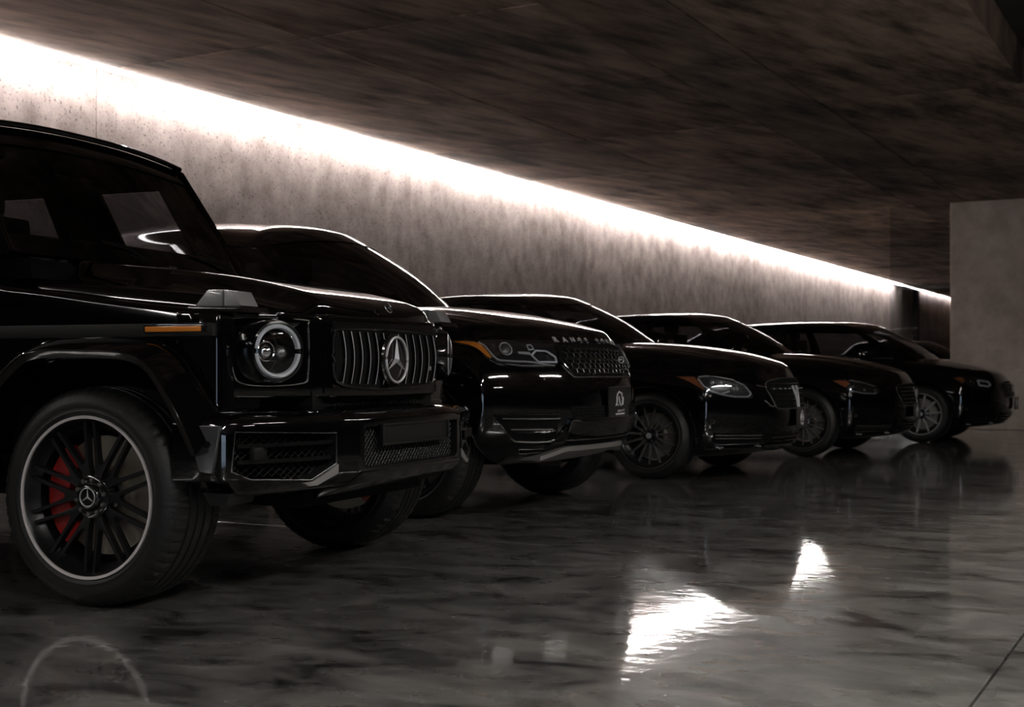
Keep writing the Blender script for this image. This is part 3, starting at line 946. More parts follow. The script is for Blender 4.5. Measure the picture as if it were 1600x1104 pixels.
def offroad_wagon():
    car = empty('offroad_wagon', (-3.632, 4.295, 0), 'black boxy off-road wagon with round headlamps and slatted grille, nearest vehicle', 'car', rz=math.radians(6))
    P = M['paint']
    hoodz = [(-.54, 1.30), (-.3, 1.272), (0, 1.238), (.25, 1.205), (.45, 1.165), (.58, 1.13), (.67, 1.085)]
    edgez = [(-.54, 1.20), (0, 1.155), (.33, 1.121), (.58, 1.07), (.67, 1.05)]
    fendz = [(-.52, 1.168), (-.25, 1.139), (0, 1.105), (.3, 1.07), (.56, 1.045)]
    # lower body
    def fb(u, v, w):
        x = -3.70 + (.51 + 3.70) * u
        t = sinterp(fendz, x) if x > -.52 else 1.168 + .07 * min(1, (-.52 - x) / .1)
        z = .50 + (t - .50) * w
        y = v * (.90 - (.02 if w == 0 else 0))
        return (x, y, z)
    bm = gridbox(44, 4, 4, fb)
    bevel_sharp(bm, 50, .022, 3)
    body = mk('body', bm, P, car, mats=[P, M['under']])
    arch = [(-.50, .40), (-.47, .56), (-.39, .755), (-.299, .845), (-.195, .884), (.111, .887), (.243, .855), (.305, .783), (.388, .687), (.47, .54), (.53, .40)]
    cs = []
    for dx in (0, -2.89):
        for s in (1, -1):
            b = bmesh.new(); prism(b, [(x + dx, z) for x, z in arch], s * .50, s * 1.2, 'y')
            cs.append(mk('cut', b, M['under'], None, smooth=0))
    boolean(body, cs)
    # bonnet
    def fh(u, v, w):
        x = -.53 + (.675 + .53) * u
        x -= .085 * abs(v) ** 2.2 * u
        wy = .71 - .06 * u
        k = min(1, max(0, (.53 - abs(v) * wy) / .09)); k = k * k * (3 - 2 * k)
        e_ = sinterp(edgez, x) + .012 * (1 - abs(v))
        t = e_ + (sinterp(hoodz, x) - e_) * k + .004 * (1 - v * v)
        z = .99 + (t - .99) * w
        return (x, v * wy, z)
    bm = gridbox(34, 34, 2, fh); smooth_bm(bm, 1, .35)
    bevel_sharp(bm, 45, .016, 3)
    bonnet = mk('bonnet', bm, P, car)
    # badge on the bonnet edge
    bm = bmesh.new(); star_bm(bm, .027, 0, 'x', .003, .16)
    bd = mk('bonnet_badge', bm, M['chrome'], bonnet); bd.location = (.688, 0, 1.098); bd.rotation_euler = (0, math.radians(-25), 0)
    # washer nozzle pair and bonnet buffers
    for y in (-.18, .18):
        bm = bmesh.new(); box(bm, (-.25, y, 1.272), (.045, .05, .012), .004); mk('washer_nozzle', bm, M['trim'], bonnet)
    # cowl
    bm = bmesh.new(); prism(bm, [(-.66, 1.20), (-.47, 1.20), (-.48, 1.262), (-.56, 1.285), (-.66, 1.28)], -.73, .73, 'y', .006)
    mk('cowl', bm, M['under'], car)
    # front panel carrying lamps and grille
    fx = [(0, .686), (.44, .684), (.458, .645), (.5, .633), (.62, .588), (.74, .540), (.82, .506), (.875, .470), (.905, .42)]
    def ff(u, v, w):
        y = v * .906
        xf = sinterp(fx, abs(y))
        zb = .735 + .01 * abs(v)
        z = zb + (1.052 - zb) * w
        return (.33 + (xf - .33) * u, y, z)
    bm = gridbox(3, 72, 6, ff); bevel_sharp(bm, 60, .012, 3)
    front = mk('front_panel', bm, P, car)
    sf = Surf(front)
    # fine seams round the front panel
    for s in (1, -1):
        for pts in ([(s * .885, 1.045), (s * .875, .98), (s * .875, .82), (s * .885, .75)], [(s * .450, 1.045), (s * .450, .90), (s * .450, .76)]):
            q = []
            for k in range(13):
                t = k / 12 * (len(pts) - 1); i = min(int(t), len(pts) - 2); a = Vector(pts[i]).lerp(Vector(pts[i + 1]), t - i)
                l, n = sf.cast((1.5, a.x, a.y), (-1, 0, 0))
                if l: q.append(l + n * .001)
            bm = bmesh.new(); tube(bm, q, .0028, 6); mk('seam', bm, M['darkchrome'] if False else P, front)
    # headlamps, turned outward with the rounded corner
    for s in (1, -1):
        hl_pts = [(-.145, .115), (.13, .118), (.155, .09), (.155, -.075), (.12, -.118), (-.10, -.118), (-.15, -.06), (-.165, .08)]
        bm = bmesh.new()
        outer = [(s * (.595) - s * a * -1 * -1, b) for a, b in hl_pts]
        bm = bmesh.new()
        q = [Vector((s * (.668 + -a), .912 + b)) for a, b in hl_pts]
        q = [Vector((p.x, p.y)) for p in curve_pts(q, 48, closed=True)]
        ring = []
        for p in q:
            l, n = sf.cast((1.5, p.x, p.y), (-1, 0, 0)); ring.append(l + n * .002)
        tube(bm, ring, .0028, 6, closed=True)
        hl = mk('headlight', bm, M['darkchrome'], car)
        rot = Matrix.Rotation(s * math.radians(24), 4, 'Z')
        base = Matrix.Translation((.592, s * .688, .912)) @ rot
        def sub(nm, b, m):
            bmesh.ops.transform(b, matrix=base, verts=b.verts); return mk(nm, b, M[m], hl)
        b = bmesh.new(); lathe_x(b, [(.112, -.05), (.114, .012), (.108, .034), (.100, .036), (.098, .02)], 64); sub('lamp_rim', b, 'gloss_trim')
        # two half rings of light guide with gaps at the sides
        for a0, a1 in ((6, 174), (186, 354)):
            b = bmesh.new()
            V = []
            for k in range(41):
                a = math.radians(a0 + (a1 - a0) * k / 40)
                V.append([b.verts.new((xx, rr_ * math.cos(a), rr_ * math.sin(a))) for rr_, xx in ((.097, .018), (.097, .031), (.092, .036), (.084, .034), (.080, .024), (.080, .016))])
            gridfaces(b, V); b.faces.new(V[0]); b.faces.new(V[-1][::-1])
            sub('light_ring', b, 'frost')
        b = bmesh.new(); lathe_x(b, [(.080, .02), (.078, -.01), (.066, -.035), (.03, -.045), (.0005, -.045)], 48); sub('reflector', b, 'lamp_in')
        b = bmesh.new(); lathe_x(b, [(.0005, .012), (.014, .009), (.025, .0), (.030, -.012), (.032, -.03)], 32, c=(0, s * .030, .0)); sub('projector', b, 'chrome')
        b = bmesh.new(); lathe_x(b, [(.0005, .006), (.012, .004), (.022, -.004), (.027, -.015), (.030, -.03)], 32, c=(0, -s * .040, -.005)); sub('projector', b, 'darkchrome')
        b = bmesh.new()
        for zz in (.044, -.034):
            box(b, (-.002, s * .028, zz), (.006, .075, .0035))
        tube(b, [(0, s * .03 + .034 * math.cos(2 * PI * k / 28), .034 * math.sin(2 * PI * k / 28)) for k in range(28)], .0025, 6, closed=True)
        sub('lamp_trim', b, 'chrome')
        b = bmesh.new(); lathe_x(b, [(.099, .030), (.09, .040), (.06, .051), (.03, .055), (.0005, .056)], 48); sub('lens', b, 'lens')
    # grille
    go = [(-.36, 1.00), (0, 1.008), (.36, 1.00), (.385, .975), (.385, .83), (.345, .793), (.2, .777), (0, .772), (-.2, .777), (-.345, .793), (-.385, .83), (-.385, .975)]
    q = curve_pts(go, 72, closed=True)
    bm = bmesh.new(); tube(bm, [(.690, p.x * 1.11, p.y) for p in q], .008, 8, closed=True)
    gr = mk('grille', bm, M['gloss_trim'], car)
    bm = bmesh.new(); prism(bm, [(p.x * 1.11, p.y) for p in q], .680, .6885, 'x'); mk('grille_backing', bm, M['under'], gr)
    for k in range(13):
        y = -.384 + .064 * k
        zt, zb = .992, .795 - .008 * (1 - abs(y) / .385)
        bm = bmesh.new()
        pts = []
        for i in range(9):
            t = i / 8; pts.append((.696 + .014 * math.sin(PI * t), zb + (zt - zb) * t))
        V = [[bm.verts.new((x + dx, y + dy, z)) for dx, dy in ((.006, -.0026), (.006, .0026), (-.004, .0034), (-.008, .0036), (-.008, -.0036), (-.004, -.0034))] for x, z in pts]
        for a, b_ in zip(V, V[1:]):
            for m_ in range(6): bm.faces.new((a[m_], b_[m_], b_[(m_ + 1) % 6], a[(m_ + 1) % 6]))
        bm.faces.new(V[0]); bm.faces.new(V[-1][::-1])
        bmesh.ops.recalc_face_normals(bm, faces=bm.faces); bm.normal_update()
        for f in bm.faces: f.material_index = 1 if f.normal.x > .6 else 0
        mk('slat', bm, None, gr, smooth=30, mats=[M['gloss_trim'], M['bright']], recalc=False)
    bm = bmesh.new(); lathe_x(bm, [(.104, .685), (.105, .714), (.098, .720), (.0005, .722)], 48, c=(0, 0, .887)); em0 = mk('emblem_base', bm, M['gloss_trim'], gr)
    bm = bmesh.new(); star_bm(bm, .096, .724, 'x', .011, .115, c=(0, 0, .887), arm=.12); mk('star_emblem', bm, M['bright'], gr)
    bm = bmesh.new(); prism(bm, [(.335, .845), (.350, .845), (.350, .862), (.335, .862)], .698, .712, 'x', .003); mk('grille_camera', bm, M['greyalloy'], gr)
    # dark gap between panel and bumper with an air slot
    bm = bmesh.new(); box(bm, (.46, 0, .72), (.36, 1.0, .10), .01); box(bm, (.30, 0, .72), (.36, 1.66, .10), .01); mk('valance', bm, M['under'], car)
    bm = bmesh.new(); lattice(bm, -.36, .36, .70, .735, lambda y: .642, .03, .002); o = mk('valance_mesh', bm, M['trim'], car); o['kind'] = 'stuff'
    # bumper
    path = [(.38, -.985), (.46, -.990), (.535, -.985), (.585, -.968), (.622, -.93), (.662, -.86), (.708, -.75), (.748, -.62), (.772, -.50), (.774, -.495), (.803, -.452), (.806, -.445), (.815, -.2), (.817, 0)]
    path = path + [(x, -y) for x, y in path[:-1][::-1]]
    prof = [(.22, .715), (.075, .700), (.060, .698), (.004, .668), (0, .660), (0, .60), (0, .54), (.0, .475), (.004, .465), (.05, .425), (.10, .405), (.30, .405)]
    bm = bmesh.new(); V = []
    n = len(path)
    for i, p in enumerate(path):
        a = Vector(path[max(0, i - 1)]); b = Vector(path[min(n - 1, i + 1)]); t = (b - a).normalized()
        nrm = (Vector((.34, p[1] * .72)) - Vector(p)).normalized()   # towards the inside of the bumper
        if i in (0, n - 1): nrm = Vector((0, 1 if i == 0 else -1))
        side = abs(p[1]) > .95
        row = []
        for d, z in prof:
            zz = z
            if side: zz = z - .0 + (.03 if z < .45 else 0)
            dd = min(d, .2)
            q2 = Vector(p) + nrm * dd
            row.append(bm.verts.new((q2.x, q2.y, zz)))
        V.append(row)
    gridfaces(bm, V)
    # close the back so the mesh is solid
    for i in range(n - 1): bm.faces.new((V[i][-1], V[i + 1][-1], V[i + 1][0], V[i][0]))
    bm.faces.new(V[0]); bm.faces.new(V[-1][::-1])
    bmesh.ops.remove_doubles(bm, verts=bm.verts, dist=1e-5)
    bumper = mk('front_bumper', bm, P, car, mats=[P, M['under']], smooth=28)
    cs = []
    side_in = [(-.945, .635), (-.54, .618), (-.54, .507), (-.665, .455), (-.90, .470), (-.955, .50)]
    for s in (1, -1):
        b = bmesh.new(); prism(b, [(y * -s, z) for y, z in side_in], .585, 1.0, 'x', .008); cs.append(mk('cut', b, M['under'], None, smooth=0))
    b = bmesh.new(); prism(b, [(-.405, .635), (.405, .635), (.405, .495), (.38, .480), (-.38, .480), (-.405, .495)], .765, 1.0, 'x', .006); cs.append(mk('cut', b, M['under'], None, smooth=0))
    boolean(bumper, cs, selfx=True)
    def bx(y):  # bumper face at a given y
        y = -abs(y)
        for (xa, ya), (xb, yb) in zip(path, path[1:]):
            if ya <= y <= yb and yb > ya: return xa + (xb - xa) * (y - ya) / (yb - ya)
        return .817
    def inpoly(poly, y, z):
        c = False
        for i in range(len(poly)):
            (x1, y1), (x2, y2) = poly[i], poly[i - 1]
            if (y1 > z) != (y2 > z) and y < (x2 - x1) * (z - y1) / (y2 - y1) + x1: c = not c
        return c
    for s in (1, -1):
        poly = [(y * -s, z) for y, z in side_in]
        bm = bmesh.new()
        ylo, yhi = (min(p[0] for p in poly), max(p[0] for p in poly))
        lattice(bm, ylo, yhi, .46, .642, lambda y: max(.592, bx(y) - .05), .032, .0028, clip=lambda y, z: inpoly(poly, y, z), slant=.8)
        o = mk('intake_mesh', bm, M['trim'], bumper); o['kind'] = 'stuff'
        for z, e in ((.585, .0), (.530, .0)):
            bm = bmesh.new()
            pts = [(-.542 - .39 * k / 12, z) for k in range(13)]
            V = [[bm.verts.new((bx(y) - .012 + dx, -s * y if s > 0 else y, zz + dz)) for dx, dz in ((0, -.007), (0, .007), (-.05, .007), (-.05, -.007))] for y, zz in pts]
            gridfaces(bm, [r + [r[0]] for r in V]); bm.faces.new(V[0]); bm.faces.new(V[-1][::-1])
            mk('intake_bar', bm, M['gloss_trim'], bumper, smooth=30)
        bm = bmesh.new(); box(bm, (bx(.86) - .018, s * .86, .557), (.02, .08, .042), .004, rot=None)
        mk('radar_cover', bm, M['trim'], bumper)
        bm = bmesh.new(); tube(bm, [(bx(y) + .001, y * -s, z) for y, z in side_in], .0028, 6, closed=True); mk('intake_frame', bm, M['darkchrome'], bumper)
        bm = bmesh.new(); cp = [(.532, .503), (.655, .450), (.70, .446), (.68, .434), (.64, .434), (.532, .470)]
        va = [bm.verts.new((bx(y) + .004, s * y, z)) for y, z in cp]; vb = [bm.verts.new((bx(y) - .006, s * y, z)) for y, z in cp]
        bm.faces.new(va); bm.faces.new(vb[::-1])
        for k in range(6): bm.faces.new((va[k], vb[k], vb[(k + 1) % 6], va[(k + 1) % 6]))
        mk('intake_corner', bm, M['skid'], bumper)
        # side reflector panel with parking sensor
        bm = bmesh.new(); prism(bm, [(.440, .657), (.578, .657), (.548, .495), (.498, .50)], s * .978, s * .995, 'y', .004)
        pn = mk('bumper_side_panel', bm, M['skid_dark'], bumper)
        bm = bmesh.new(); lathe_y(bm, [(.0005, s * .998), (.012, s * .998), (.0135, s * .995), (.0135, s * .985)], 24, c=(.530, 0, .592)); mk('parking_sensor', bm, M['gloss_trim'], pn)
        bm = bmesh.new(); prism(bm, [(.44, .42), (.56, .42), (.54, .375), (.47, .375)], s * .74, s * .90, 'y', .006); mk('air_deflector', bm, M['trim'], bumper)
    bm = bmesh.new(); lattice(bm, -.40, .40, .483, .633, lambda y: .782, .026, .0026, slant=.9)
    o = mk('intake_mesh', bm, M['trim'], bumper); o['kind'] = 'stuff'
    bm = bmesh.new(); box(bm, (.812, 0, .600), (.012, .58, .072), .004)
    for y in (-.288, .288): box(bm, (.818, y, .600), (.012, .010, .075), .002)
    box(bm, (.818, 0, .637), (.012, .58, .008), .002); box(bm, (.818, 0, .563), (.012, .58, .008), .002)
    mk('plate_holder', bm, M['trim'], bumper)
    bm = bmesh.new(); prism(bm, [(.775, .42), (.810, .455), (.810, .47), (.60, .42), (.53, .36), (.60, .36)], -.43, .43, 'y', .006); mk('skid_plate', bm, M['gloss_trim'], bumper)
    # wheel arch flares
    outer = [(-.56, .56), (-.50, .72), (-.40, .86), (-.268, .926), (-.161, .956), (.077, .960), (.22, .952), (.301, .937), (.384, .882), (.445, .80), (.498, .729), (.54, .66)]
    inner = [(-.53, .45), (-.48, .60), (-.40, .765), (-.297, .866), (-.203, .910), (.004, .916), (.15, .911), (.234, .899), (.304, .866), (.36, .803), (.411, .729), (.46, .65), (.51, .56)]
    no = 44
    for dx in (0, -2.89):
        for s in (1, -1):
            O = curve_pts([(x + dx, z) for x, z in outer], no); I = curve_pts([(x + dx, z) for x, z in inner], no)
            bm = bmesh.new(); V = []
            c = Vector((dx, .40, 0))
            for a, b in zip(O, I):
                k = (b - c).normalized()
                u = b - k * .028
                V.append([bm.verts.new((p.x, s * y, p.y)) for p, y in ((a, .895), (a, .928), (a.lerp(b, .12), .952), (a.lerp(b, .55), .998), (a.lerp(b, .9), 1.024), (b, 1.030), (b - k * .006, 1.026), (u, 1.018), (u, .85))])
            gridfaces(bm, V)
            fl = mk('wheel_arch_flare', bm, P, car, smooth=40)
            for nm, L, yy in (('flare_bead', O, .930), ('flare_bead', I, 1.029)):
                bm = bmesh.new(); tube(bm, [(p.x, s * yy, p.y) for p in L], .0045, 8); mk(nm, bm, P, fl)
    # side moulding with amber marker
    for s in (1, -1):
        bm = bmesh.new(); box(bm, (-1.565, s * .912, .985), (4.13, .03, .046), .004); ml = mk('side_moulding', bm, M['trim'], car)
        bm = bmesh.new(); box(bm, (.340, s * .929, .988), (.235, .010, .019), .003); mk('side_marker', bm, M['amber'], ml)
        bm = bmesh.new(); box(bm, (.345, s * .926, .988), (.262, .008, .032), .003); mk('marker_frame', bm, M['gloss_trim'], ml)
        # indicator on the fender top
        bm = bmesh.new(); prism(bm, [(.335, 1.050), (.37, 1.070), (.582, 1.066), (.597, 1.045)], s * .71, s * .88, 'y', .008); ind = mk('fender_indicator', bm, M['gloss_trim'], car)
        bm = bmesh.new(); prism(bm, [(.375, 1.070), (.43, 1.126), (.492, 1.126), (.492, 1.068)], s * .745, s * .855, 'y', .006); mk('indicator_lens', bm, M['lensgrey'], ind)
        bm = bmesh.new(); prism(bm, [(.498, 1.068), (.498, 1.125), (.540, 1.120), (.570, 1.068)], s * .745, s * .855, 'y', .006); mk('indicator_lens', bm, M['lensgrey'], ind)
        # door seams, handles, steps
        bm = bmesh.new()
        for x in (-.56, -1.62, -2.45): box(bm, (x, s * .901, .86), (.006, .004, .70))
        mk('door_seam', bm, M['under'], car, smooth=0)
        for x in (-1.48, -2.35):
            bm = bmesh.new(); box(bm, (x, s * .925, 1.10), (.17, .03, .03), .01); mk('door_handle', bm, M['paint'], car)
        bm = bmesh.new(); box(bm, (-1.45, s * .94, .42), (1.75, .16, .06), .02); mk('side_step', bm, M['trim'], car)
        bm = bmesh.new(); box(bm, (-.86, s * 1.07, 1.34), (.10, .20, .17), .045, seg=3); box(bm, (-.83, s * .93, 1.28), (.06, .20, .04), .012); mk('side_mirror', bm, P, car)
    # greenhouse
    gh = greenhouse(car, dict(A=(-.52, .770, 1.30), wc=-.49, At=(-.865, .705, 1.835), hc=-.835, hz=.035, bz=.0, wb=.006, bulge=.0, pw=.07,
              by=[(-3.7, .84), (-.7, .84)], bz_tab=[(-3.7, 1.225), (-.75, 1.225), (-.58, 1.27)], ty=[(-3.7, .72), (-.9, .72)], tz=[(-3.6, 1.845), (-.95, 1.84)],
              Cb=(-3.66, .83, 1.225), Ct=(-3.58, .71, 1.84), rc=-3.70, tc=-3.62, rz=[(-3.6, 1.90), (-2.5, 1.91), (-1.3, 1.90), (-.85, 1.885)],
              pillars=[(0, 1), (4, 7), (12, 14)], inset=.008))
    for s in (1, -1):
        bm = bmesh.new(); tube(bm, [(-.525, s * .778, 1.30), (-.695, s * .745, 1.575), (-.855, s * .715, 1.825), (-.905, s * .722, 1.845), (-1.06, s * .730, 1.850), (-3.5, s * .730, 1.850)], .011, 8); mk('drip_rail', bm, P, car)
    bm = bmesh.new(); tube(bm, [(-.860 + .025 * (1 - (y / .705) ** 2), y, 1.846 + .038 * (1 - abs(y / .705) ** 2.4)) for y in [-.705 + 1.41 * k / 24 for k in range(25)]], .013, 8); mk('roof_edge', bm, P, car)
    bm = bmesh.new(); prism(bm, [(-3.70, .86), (-3.86, .86), (-3.88, .90), (-3.88, 1.55), (-3.70, 1.55)], -.40, .40, 'y', .03); mk('spare_wheel_cover', bm, P, car)
    # wipers
    for y0 in (0, .64):
        bm = bmesh.new()
        def W(y, k, off=.018): return (-.52 - .345 * k + off, y, 1.30 + .54 * k + off * .6)
        tube(bm, [W(y0, .03, .02), W(y0 - .12, .10, .035), W(y0 - .26, .125, .035)], [.008, .007, .005], 6)
        wp = mk('wiper', bm, M['trim'], car)
        bm = bmesh.new(); tube(bm, [W(y0 - .02, .085, .012), W(y0 - .3, .12, .012), W(y0 - .58, .125, .012)], .006, 6); mk('wiper_blade', bm, M['trim'], wp)
    # inside
    bm = bmesh.new(); prism(bm, [(-.62, 1.10), (-.61, 1.25), (-.82, 1.275), (-1.07, 1.26), (-1.12, 1.10)], -.66, .66, 'y', .02)
    box(bm, (-1.0, .37, 1.28), (.12, .34, .08), .03); mk('dashboard', bm, M['seat'], car)
    bm = bmesh.new(); box(bm, (-.91, 0, 1.74), (.03, .22, .065), .02); box(bm, (-.87, 0, 1.80), (.06, .10, .06), .015); mk('rear_view_mirror', bm, M['trim'], car)
    bm = bmesh.new(); prism(bm, [(-.82, 1.70), (-.86, 1.80), (-.91, 1.80), (-.88, 1.70)], -.07, .07, 'y', .01); mk('sensor_cover', bm, M['under'], car)
    seats(car, -1.75, 1.42, -1.18, wz=1.25)
    # chassis
    bm = bmesh.new(); box(bm, (-1.5, 0, .50), (4.2, .96, .34), .03); box(bm, (0, 0, .36), (.12, 1.3, .12), .03); box(bm, (-2.89, 0, .36), (.14, 1.3, .14), .03)
    mk('chassis', bm, M['under'], car)
    for wx in (0, -2.89):
        for s in (-1, 1):
            make_wheel(car, 'wheel', wx, s * .835, s, .393, .292, .291, 'cross', fine=(wx == 0))
    return car


wagon = offroad_wagon()


# ================================================================ details laid on the curved fronts
def snap(surf, p, off):
    l, n = surf.near(p); return l + n * off


def patch(name, pts, surf, off, mat, parent, thick=.004, cuts=2, rim=None, rimmat='gloss_trim', rimoff=0.0):
    """a thin solid piece that follows the body surface inside the outline pts"""
    bm = bmesh.new()
    P = [snap(surf, p, 0) for p in pts]
    # densify outline
    Q = []
    for a, b in zip(P, P[1:] + P[:1]):
        n = max(1, int((b - a).length / .05))
        Q += [a.lerp(b, k / n) for k in range(n)]
    vs = [bm.verts.new(p) for p in Q]
    f = bm.faces.new(vs)
    r = bmesh.ops.triangulate(bm, faces=[f], quad_method='BEAUTY', ngon_method='BEAUTY')
    for _ in range(cuts):
        es = [e for e in bm.edges if e.calc_length() > .045]
        if not es: break
        bmesh.ops.subdivide_edges(bm, edges=es, cuts=1, use_grid_fill=True)
        bmesh.ops.triangulate(bm, faces=[f for f in bm.faces if len(f.verts) > 4])
    nr = {}
    for v in bm.verts:
        l, n = surf.near(v.co); v.co = l; nr[v] = n
    top = {}
    for v in list(bm.verts): top[v] = (v.co + nr[v] * off, v.co + nr[v] * (off - thick))
    faces = list(bm.faces); bm.normal_update()
    low = {v: bm.verts.new(top[v][1]) for v in list(top)}
    bound = [e for e in bm.edges if len(e.link_faces) == 1]
    for v in top: v.co = top[v][0]
    for fc in faces: bm.faces.new([low[v] for v in reversed(fc.verts)])
    for e in bound:
        a, b = e.verts
        bm.faces.new((a, b, low[b], low[a]))
    o = mk(name, bm, M[mat], parent, smooth=45)
    if rim:
        strip(name + '_rim', [snap(surf, p, off + rimoff) for p in Q], rim, rimmat, parent, closed=True)
    return o


def strip(name, pts, r, mat, parent, closed=False, seg=6):
    bm = bmesh.new(); tube(bm, pts, r, seg, closed=closed); return mk(name, bm, M[mat], parent)


def on(surf, pts, off, n=0, closed=False):
    """points along the polyline, dropped on the surface"""
    if n:
        L = [Vector(p) for p in pts]
        if closed: L.append(L[0])
        out = []
        for k in range(n):
            t = k / (n if closed else n - 1) * (len(L) - 1); i = min(int(t), len(L) - 2)
            out.append(L[i].lerp(L[i + 1], t - i))
        pts = out
    return [snap(surf, p, off) for p in pts]


def front(surf, y, z, off=0.0):
    l, n = surf.cast((2.2, y, z), (-1, 0, 0))
    if l is None: return snap(surf, (.7, y, z), off)
    return l + n * off


def fpts(surf, yz, off=0.0): return [front(surf, y, z, off) for y, z in yz]


def mir(pts): return [(x, -y, z) for x, y, z in pts]


def inpoly(poly, y, z):
    c = False
    for i in range(len(poly)):
        (x1, y1), (x2, y2) = poly[i], poly[i - 1]
        if (y1 > z) != (y2 > z) and y < (x2 - x1) * (z - y1) / (y2 - y1) + x1: c = not c
    return c


def hexmesh(name, poly, surf, pitch, zp, off, r, mat, parent):
    bm = bmesh.new()
    y0, y1 = min(p[0] for p in poly), max(p[0] for p in poly); z0, z1 = min(p[1] for p in poly), max(p[1] for p in poly)
    row = 0; z = z0
    while z < z1:
        y = y0 + (pitch / 2 if row % 2 else 0)
        while y < y1 + pitch:
            a = (y, z); b = (y + pitch / 2, z + zp * .35); c = (y + pitch / 2, z + zp); d = (y + pitch, z)
            for p, q in ((a, b), (b, d), (b, c)):
                if inpoly(poly, *p) and inpoly(poly, *q): tube(bm, fpts(surf, (p, q), off), r, 4)
            y += pitch
        z += zp; row += 1
    o = mk(name, bm, M[mat], parent); o['kind'] = 'stuff'; return o


def letters(text, surf, y0, y1, z0, h, off, mat, parent, depth=.004):
    """raised letters, each one a part, along the edge of the bonnet"""
    n = len(text); adv = (y1 - y0) / (n - 1)
    for k, ch in enumerate(text):
        if ch == ' ': continue
        cu = bpy.data.curves.new('t', 'FONT'); cu.body = ch; cu.size = h * 1.38; cu.extrude = depth / 2; cu.align_x = 'CENTER'; cu.offset = h * .045
        ob = bpy.data.objects.new('t', cu); COL.objects.link(ob)
        me = bpy.data.meshes.new_from_object(ob.evaluated_get(bpy.context.evaluated_depsgraph_get()))
        bpy.data.objects.remove(ob); bpy.data.curves.remove(cu)
        yc = y0 + adv * k
        c0 = front(surf, yc, z0, 0); c1 = front(surf, yc, z0 + h, 0)
        t0 = front(surf, yc - .02, z0 + h / 2, 0); t1 = front(surf, yc + .02, z0 + h / 2, 0)
        ez = (c1 - c0).normalized(); ey = (t1 - t0).normalized(); ex = ey.cross(ez).normalized()
        for v in me.vertices:
            u, w_, d = v.co
            v.co = c0 + ey * u * 1.25 + ez * w_ + ex * (d + off)
        me.materials.append(M[mat])
        o = bpy.data.objects.new('letter', me); COL.objects.link(o); o.parent = parent


def plate(car, x, y, z0, z1, w, kind, mat='plate'):
    zc = (z0 + z1) / 2; h = z1 - z0
    bm = bmesh.new(); box(bm, (x, y, zc), (.008, w, h), .003)
    pl = mk('number_plate', bm, M[mat], car)
    bm = bmesh.new(); q = [(x + .006, y - w / 2, z0), (x + .006, y + w / 2, z0), (x + .006, y + w / 2, z1), (x + .006, y - w / 2, z1)]
    tube(bm, q, .0028, 6, closed=True); mk('plate_frame', bm, M['darkchrome'], pl)
    bm = bmesh.new()
    def S_(pts, r):
        tube(bm, [(x + .005, y + u * w, zc + v * h) for u, v in pts], r, 5)
    if kind == 'arch':
        def c(*L): return [((px - 445) / 630, (555 - py) / 830) for px, py in L]
        S_(c((338, 668), (362, 620), (372, 520), (370, 420), (395, 330), (445, 268), (478, 308), (522, 312), (528, 370), (524, 440)), .0042)
        S_(c((430, 415), (445, 520), (470, 620), (505, 670)), .0046); S_(c((562, 435), (552, 540), (545, 655)), .0055); S_(c((398, 630), (414, 672)), .0042)
        S_(c((340, 910), (470, 908), (595, 905)), .0050)
        for gx, L in ((0, ((405, 850), (425, 795), (450, 850))), (0, ((470, 850), (470, 795), (495, 815))), (0, ((520, 850), (520, 795))), (0, ((560, 795), (610, 790))), (0, ((583, 795), (583, 850)))):
            S_(c(*L), .0022)
    else:
        for s in (1, -1):
            S_([(s * .05, .36), (s * .03, .28), (s * .12, .16), (s * .15, -.05), (s * .13, -.26), (s * .06, -.34), (s * .03, -.22)], .0048)
            S_([(s * .03, .05), (s * .10, .05)], .0045); S_([(s * .03, -.12), (s * .10, -.12)], .0045)
        S_([(-.04, .38), (.04, .38)], .006); S_([(0, .2), (0, -.1)], .004)
    mk('plate_print', bm, M['white'] if kind == 'arch' else M['letter'], pl)
    return pl


